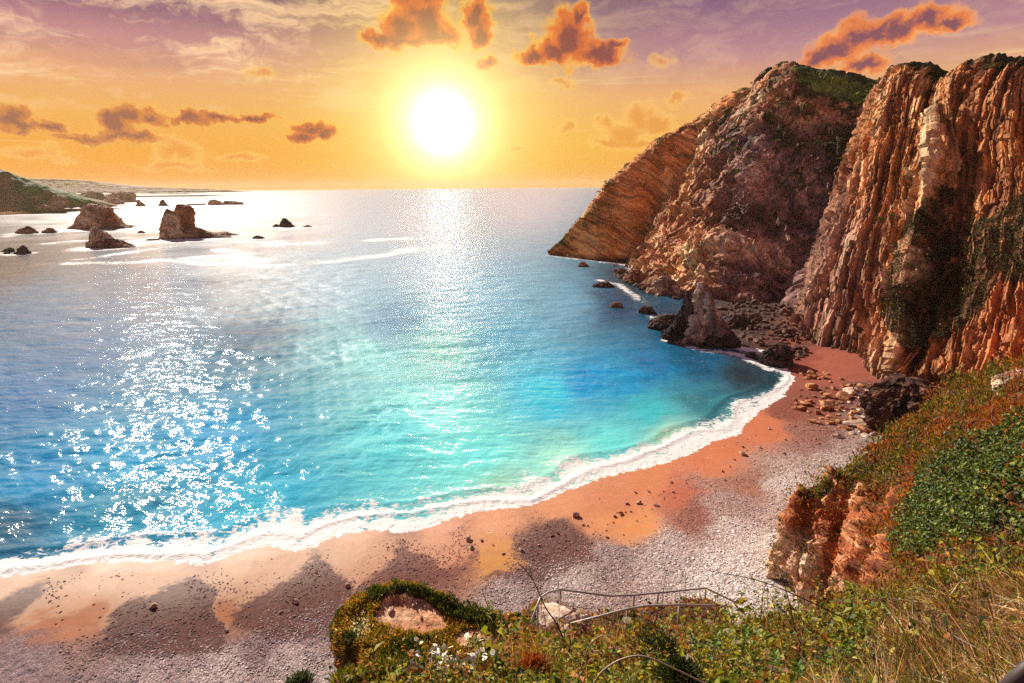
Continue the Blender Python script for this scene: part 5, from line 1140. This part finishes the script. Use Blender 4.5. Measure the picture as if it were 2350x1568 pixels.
# daisies
def daisies():
    rg = np.random.default_rng(4)
    mb = MB(); a = np.arange(15)*2*np.pi/15
    for t_ in a:
        d = np.array([math.cos(t_), math.sin(t_), 0]); s_ = np.array([-math.sin(t_), math.cos(t_), 0]); q = np.array([d*.12-s_*.08, d*.12+s_*.08, d*.72+s_*.16+np.array([0, 0, .10]), d*.98+s_*.06+np.array([0, 0, .03]), d*.98-s_*.06+np.array([0, 0, .03]), d*.72-s_*.16+np.array([0, 0, .10])])
        mb.add(q, np.array([[0, 1, 2, 5], [5, 2, 3, 4]]))
    pet = mb.build('petals', MAT_PETAL, link=False, smooth=False)
    mb = MB(); rr = [(0.0, .16), (.16, .15), (.28, .06), (.30, -.06)]; V = np.array([[r*math.cos(t), r*math.sin(t), z] for r, z in rr for t in np.arange(10)*.6283]); mb.add(V, grid_faces(4, 10, True)); cen_ = mb.build('flower_centre', MAT_YELLOW, link=False)
    sp = []
    for (cx, cy, rx, ry, n) in [(1035, 1500, 85, 28, 46), (1010, 1530, 60, 24, 22), (1090, 1505, 40, 30, 14), (985, 1555, 40, 14, 8)]:
        for _ in range(n): sp.append((cx+rx*rg.normal()*.55, cy+ry*rg.normal()*.6))
    for i, (x, y) in enumerate(sp):
        Y = 3.55+.35*rg.normal()*.5+(1530-y)*.004; hd = P(x, y, Y); k = np.argmin(((VF[14:110, :, :2]-hd[:2]-np.array([0, .05]))**2).sum(-1)); gd = VF[14:110].reshape(-1, 3)[k]
        t_ = thing('daisy', hd, 'white daisy with yellow centre in the clump in front of the outcrop', 'flower', 'daisies in the clump on the bank')
        s_ = .021*rg.uniform(.8, 1.25); o = bpy.data.objects.new('petals', pet); COL.objects.link(o); o.parent = t_; o.scale = (s_,)*3; o.rotation_euler = (rg.uniform(.2, .9), rg.normal(0, .35), rg.random()*6)
        o2 = bpy.data.objects.new('flower_centre', cen_); COL.objects.link(o2); o2.parent = t_; o2.scale = (s_,)*3; o2.rotation_euler = o.rotation_euler
        m2 = MB(); e = np.array([rg.normal(0, .03), rg.normal(0, .03)+.02, min(gd[2]-hd[2], -.18)]); m2.tube([np.zeros(3), e*.5+np.array([.012, 0, 0]), e], .0022, 5); m2.build('stem', MAT_GREENSTEM, t_)
daisies()
# bare twigs, canes and sprigs
def twig(name, pts, r0, r1, label, mat, cat='twig', side=0, group=None, seed=0):
    """pts: (px, py, Y) from the root to the tip"""
    rg = np.random.default_rng(seed+int(pts[0][0])); W = crom(np.array([P(*p) for p in pts]), 6)
    g = W[0].copy(); t_ = None
    mb = MB(); r = np.linspace(r0, r1, len(W)); mb.tube(W-g, r, 6)
    for k in range(side):
        i = rg.integers(3, len(W)-2); d = unit(W[i+1]-W[i]); s_ = unit(d*.8+rg.normal(size=3)*.55); L = rg.uniform(.06, .22)*np.linalg.norm(W[-1]-W[0])
        mb.tube([W[i]-g, W[i]-g+s_*L*.5, W[i]-g+s_*L+np.array([0, 0, .05*L])], [r[i]*.7, r[i]*.5, r1*.6], 5)
    o = mb.build(name, mat); o.location = g
    return tag(o, label, cat, group)
DKT = plain_mat('dark_twig', (.07, .04, .03), .7); PLT = plain_mat('pale_cane', (.42, .30, .22), .6)
twig('dead_stalk', [(1246, 1500, 6.0), (1243, 1400, 6.0), (1240, 1330, 6.0), (1239, 1268, 6.0)], .006, .002, 'tallest pale upright stalk beside the railing corner', PLT)
twig('dead_stalk', [(1284, 1500, 6.5), (1283, 1400, 6.5), (1282, 1330, 6.5)], .005, .002, 'thin pale stalk right of the tallest one', PLT)
twig('bare_branch', [(1312, 1520, 5.6), (1282, 1440, 5.6), (1252, 1395, 5.5), (1222, 1330, 5.4), (1188, 1290, 5.3)], .012, .003, 'dark bent branch leaning left over the railing', DKT, side=3)
twig('bare_branch', [(1216, 1580, 5.0), (1170, 1510, 5.0), (1135, 1462, 5.0), (1122, 1400, 5.0), (1105, 1352, 5.0)], .010, .003, 'brown branch rising from the daisies toward the outcrop', DKT, side=4, seed=3)
twig('dead_stalk', [(1518, 1430, 8), (1521, 1370, 8), (1532, 1302, 8)], .008, .003, 'dark stalk standing before the upper rail', DKT, seed=1)
twig('dead_stalk', [(1575, 1430, 8), (1574, 1370, 8), (1573, 1310, 8)], .006, .002, 'straight thin stalk right of the dark one', DKT)
twig('bare_branch', [(1846, 1500, 6.4), (1824, 1440, 6.4), (1808, 1370, 6.3), (1786, 1296, 6.2)], .013, .004, 'thick dark leaning branch against the white shingle', DKT, side=4, seed=5)
twig('bramble_cane', [(1980, 1440, 6.8), (1880, 1391, 6.6), (1807, 1358, 6.4), (1754, 1337, 6.4), (1694, 1322, 6.4), (1607, 1307, 6.4)], .009, .003, 'long arching cane across the white shingle', DKT, 'cane', side=2)
twig('bramble_cane', [(1350, 1600, 3.4), (1368, 1560, 3.4), (1392, 1533, 3.4), (1433, 1511, 3.4), (1480, 1507, 3.4), (1545, 1534, 3.4), (1640, 1580, 3.4)], .008, .006, 'thick pale arching cane at the bottom edge', PLT, 'cane')
twig('bramble_cane', [(1313, 1575, 3.8), (1344, 1527, 3.8), (1347, 1492, 3.8), (1372, 1463, 3.8), (1402, 1459, 3.8)], .007, .004, 'pale hooked cane left of the thick arching one', PLT, 'cane')
twig('dead_stalk', [(1680, 1420, 8), (1655, 1360, 8), (1625, 1300, 8)], .006, .002, 'leaning brown stalk before the white shingle', DKT, side=2)
twig('dead_stalk', [(1745, 1430, 7.6), (1752, 1360, 7.6), (1768, 1318, 7.6)], .006, .002, 'short stalk left of the thick dark branch', DKT, side=1, seed=2)
twig('dead_stalk', [(1898, 1440, 7.4), (1890, 1370, 7.4), (1872, 1322, 7.4)], .006, .002, 'slim stalk right of the thick dark branch', DKT, side=2, seed=4)
twig('dead_stalk', [(2130, 1430, 6.2), (2080, 1360, 6.2), (2040, 1300, 6.2)], .005, .002, 'pale stalk leaning left below the ivy', PLT, side=2, seed=6)
twig('dead_stalk', [(2245, 1420, 5.8), (2244, 1360, 5.8), (2250, 1285, 5.8)], .005, .002, 'upright pale stalk before the ivy', PLT, seed=7)
twig('dead_stalk', [(2140, 1500, 4.6), (2220, 1430, 4.6), (2350, 1360, 4.6)], .005, .002, 'reddish stalk sloping right across the dry grass', DKT, seed=8)
twig('dead_stalk', [(1460, 1440, 8), (1445, 1390, 8), (1432, 1330, 8)], .005, .002, 'short dark stalk before the railing bend', DKT, side=2, seed=9)
twig('dead_stalk', [(1960, 1560, 3.6), (1900, 1500, 3.6), (1790, 1445, 3.6)], .004, .002, 'pale stalk lying over bramble leaves at the bottom', PLT, seed=10)
def sprig(px, py, Y, h, label, seed, leaf=.05, n=9, cols=((150, 158, 50), (180, 176, 70))):
    rg = np.random.default_rng(seed); b = P(px, py, Y); t_ = thing('leafy_sprig', b, label, 'plant')
    ln_ = np.array([rg.normal(0, .12), rg.normal(0, .08), 1])*h; pts = np.stack([np.zeros(3), ln_*.5+np.array([.03*h, 0, 0]), ln_]); mb = MB(); mb.tube(crom(pts, 5), np.linspace(.006, .002, 11), 5); mb.build('stem', MAT_GREENSTEM, t_)
    W = crom(pts, 12); i = np.linspace(8, 24, n).astype(int); p = W[i]; a = np.arange(n)*2.4; ax = unit(np.stack([np.cos(a), np.sin(a), np.full(n, .35)], 1)); l_ = leaf*rg.uniform(.7, 1.3, n)
    Qs = []
    for f_, s_ in ((1.0, 0.0),): Qs.append(leaf_quads(p, ax, np.tile([0, 0, 1.0], (n, 1)), l_, l_*.7))
    quads('leaves', np.concatenate(Qs), mixcol(n, cols, rg=rg), MAT_LEAF, t_)
sprig(1120, 1440, 4.6, .30, 'yellow green budding sprig rising left of the railing', 1, .035, 16)
sprig(1140, 1452, 4.8, .24, 'shorter budding sprig beside the yellow green one', 2, .03, 12)
for i, (x, y, Y, lab) in enumerate([(1893, 1545, 3.6, 'bright bramble sprig at the bottom edge of the dry grass'), (1640, 1500, 4.4, 'bramble sprig with broad leaves below the upper rail'), (1965, 1460, 5.4, 'dark bramble sprig beside the dry grass'), (1705, 1480, 5.0, 'bramble sprig left of the thick dark branch'), (1935, 1510, 4.2, 'dense bramble sprig above the bright one'), (1770, 1545, 3.6, 'bramble sprig beside the straw seed head'), (1830, 1560, 3.4, 'low bramble sprig between two bottom ones')]):
    sprig(x, y, Y, .20, lab, 20+i, .055, 18, ((104, 134, 40), (136, 156, 56), (76, 104, 32)))
def bush(px, py, Y, r, cols, label, seed, name='gorse_bush', n=1500):
    rg = np.random.default_rng(seed); b = P(px, py, Y); d = unit(rg.normal(size=(n, 3))); d[:, 2] = np.abs(d[:, 2])*1.1-.25
    p = d*(r*(1+.3*fbm(d*2+seed, 3, seed))*rg.random(n)**.4)[:, None]; ax = unit(d+rg.normal(size=(n, 3))*.5+np.array([0, 0, .5])); ln = rg.uniform(.03, .07, n)
    t_ = thing(name, b, label, 'bush'); quads('foliage', leaf_quads(p, ax, rg.normal(size=(n, 3)), ln, ln*.22), mixcol(n, cols, rg=rg), MAT_LEAF, t_)
    mb = MB()
    for k in range(7): e = unit(rg.normal(size=3)+np.array([0, 0, .8]))*r*.8; mb.tube([np.array([0, 0, -.5*r]), e*.4, e], [.008, .006, .002], 5)
    mb.build('branches', MAT_STEM, t_)
DG = [(44, 58, 22), (66, 80, 30), (34, 42, 18)]
bush(1512, 1498, 5.0, .26, DG, 'dark green feathery gorse bush below the railing', 31)
bush(1560, 1560, 3.6, .16, DG, 'smaller dark gorse bush at the bottom edge', 32)
bush(870, 1560, 3.4, .16, [(96, 104, 34), (70, 78, 28), (130, 128, 48)], 'olive gorse bush at the lower left of bank', 33)
bush(800, 1585, 3.2, .13, [(110, 116, 36), (80, 88, 30), (150, 140, 56)], 'yellow green gorse tip at the far left of bank', 34)
bush(1229, 1535, 4.2, .12, [(146, 70, 34), (110, 50, 28), (176, 96, 48)], 'dead rust coloured bush right of the daisies', 35, 'dead_bush', 900)
bush(690, 1572, 3.2, .07, [(70, 92, 84), (96, 110, 96), (60, 60, 40)], 'grey green lichen covered bush left of the bank', 36, 'lichen_bush', 500)
def umbel(px, py, Y, r, label, seed, col=(.85, .82, .76)):
    rg = np.random.default_rng(seed); t_ = thing('umbel_flower', P(px, py, Y), label, 'flower'); n = 90; a = rg.random(n)*6.28; q = np.sqrt(rg.random(n))
    p = np.stack([r*q*np.cos(a), r*q*np.sin(a), .35*r*(1-q*q)], 1); ln = np.full(n, r*.24); up = unit(np.array([0, -.5, 1.0])+rg.normal(size=(n, 3))*.3); ax = unit(np.cross(up, rg.normal(size=(n, 3))))
    quads('flower_head', leaf_quads(p, ax, up, ln, ln), np.tile(np.array(col), (n, 1))*(.8+.3*rg.random((n, 1))), MAT_LEAF, t_)
    mb = MB()
    for k in range(6): mb.tube([np.array([0, 0, -r*1.2]), p[k*9]], .0018, 4)
    mb.tube([np.array([0, 0, -r*1.2]), np.array([.03, .02, -r*1.2-.35])], .003, 5); mb.build('stem', MAT_GREENSTEM, t_)
for i, (x, y, Y, r, lab, col) in enumerate([(1580, 1512, 4.2, .045, 'white umbel flower right of the gorse bush', (.85, .82, .76)), (1766, 1505, 4.2, .07, 'straw coloured seed head at the bottom centre', (.62, .46, .30)), (1773, 1532, 4.0, .035, 'pink clover head below the straw seed head', (.62, .34, .48)), (1440, 1424, 7.5, .07, 'white flower head beside the lower handrail', (.85, .82, .76)),
                                            (1670, 1450, 6.0, .05, 'white flower head in the leaves below the shingle', (.85, .82, .76)), (1690, 1475, 5.6, .05, 'white flower head under the one below the shingle', (.85, .82, .76)), (1625, 1428, 7.4, .05, 'pale pink flower head at the end of the upper rail', (.80, .62, .56)), (2115, 1340, 6.8, .04, 'crimson clover head under the ivy', (.35, .06, .10)),
                                            (1985, 1375, 7.4, .035, 'purple clover head left of the crimson one', (.36, .16, .28)), (2048, 1380, 7.0, .03, 'small purple clover head right of the thick branch', (.36, .16, .28)), (1870, 1422, 7.0, .045, 'white daisy like head beside the slim stalk', (.85, .82, .76)), (1745, 1440, 6.8, .04, 'white flower head left of the thick branch', (.85, .82, .76))]):
    umbel(x, y, Y, r, lab, 600+i, col)

# ------------------------------------------------------------------ steps, railings
def railing(name, label, top, mids, posts, r=.03):
    g = P(*top[0]); t_ = thing(name, g, label, 'railing')
    mb = MB(); mb.tube([P(*p)-g for p in top], r, 8); mb.build('top_rail', MAT_STEEL, t_)
    for m_ in mids: mb = MB(); mb.tube([P(*p)-g for p in m_], r*.45, 6); mb.build('mid_rail', MAT_STEEL, t_)
    for a, hgt in posts: mb = MB(); q = P(*a)-g; mb.tube([q, q+np.array([0, 0, -hgt])], r*1.1, 8); mb.build('post', MAT_STEEL, t_)
railing('metal_railing', 'grey metal railing with posts round the corner of the steps', [(1196, 1490, 12.2), (1232, 1392, 12.8), (1240, 1372, 13.0), (1258, 1360, 13.2), (1286, 1353, 13.5), (1400, 1368, 14.3), (1455, 1366, 14.8), (1620, 1350, 16.0), (1690, 1384, 16.4)],
        [[(1236, 1408, 12.9), (1284, 1388, 13.5), (1360, 1398, 14.0)], [(1240, 1432, 12.9), (1284, 1412, 13.5), (1380, 1425, 14.1)]], [((1286, 1353, 13.5), 1.1), ((1234, 1390, 12.8), 1.3), ((1455, 1366, 14.8), 1.0), ((1510, 1361, 15.2), 1.0), ((1620, 1350, 16.0), 1.0)])
railing('stair_handrail', 'lower pale handrail running right behind the herbs', [(1310, 1432, 10.6), (1440, 1398, 11.4), (1480, 1391, 11.8), (1560, 1388, 12.4), (1680, 1392, 13)], [], [((1340, 1424, 10.8), .8), ((1440, 1398, 11.4), .8), ((1560, 1388, 12.4), .8)], .028)
railing('landing_rail', 'short low rail at the landing below the corner post', [(1112, 1520, 10.6), (1146, 1476, 11.2), (1258, 1470, 11.8)], [[(1118, 1530, 10.7), (1160, 1490, 11.2), (1256, 1484, 11.8)]], [((1146, 1476, 11.2), .9), ((1200, 1473, 11.5), .9)], .022)
def steprock(px, py, Y, r, label, seed):
    V, Fc = angular(seed, .7, 4); o = make_mesh('step_rock', V*r, Fc, MAT_BOULDER, bmesh_col(V, PALE, seed), False); o.location = P(px, py, Y); o.rotation_euler = (0, 0, seed); tag(o, label, 'rock')
steprock(1278, 1452, 12.9, .62, 'pale tan rock beside the corner of the railing', 71)
steprock(1325, 1442, 13.4, .35, 'smaller pale rock right of the tan one', 72)
steprock(1290, 1485, 12.0, .4, 'pale rock below the tan one at the steps', 73)
mb = MB(); g = P(2362, 1528, 2.2); mb.tube([P(2290, 1600, 2.2)-g, P(2420, 1480, 2.2)-g], .035, 10); o = mb.build('wooden_rail', MAT_WOOD); o.location = g; tag(o, 'dark wooden rail cutting across the lower right corner', 'rail')

build_sea()
build_beach()

# ------------------------------------------------------------------ sea haze
def build_haze():
    lo, hi = np.array([-16500, -70, -32.0]), np.array([16500, 16800, 170.0])
    V = np.array([[a, b, c] for a in (lo[0], hi[0]) for b in (lo[1], hi[1]) for c in (lo[2], hi[2])])
    Fc = np.array([[0, 1, 3, 2], [4, 6, 7, 5], [0, 4, 5, 1], [2, 3, 7, 6], [0, 2, 6, 4], [1, 5, 7, 3]])
    m = bpy.data.materials.new('haze'); m.use_nodes = True; t = m.node_tree; t.nodes.clear()
    v = nd(t, 'ShaderNodeVolumePrincipled', {'Color': (1.0, .82, .56, 1), 'Density': .000045, 'Anisotropy': .2})
    o_ = nd(t, 'ShaderNodeOutputMaterial'); t.links.new(v.outputs[0], o_.inputs['Volume'])
    tag(make_mesh('haze', V, Fc, m, smooth=False), 'thin warm sea haze', 'haze', kind='stuff')
build_haze()
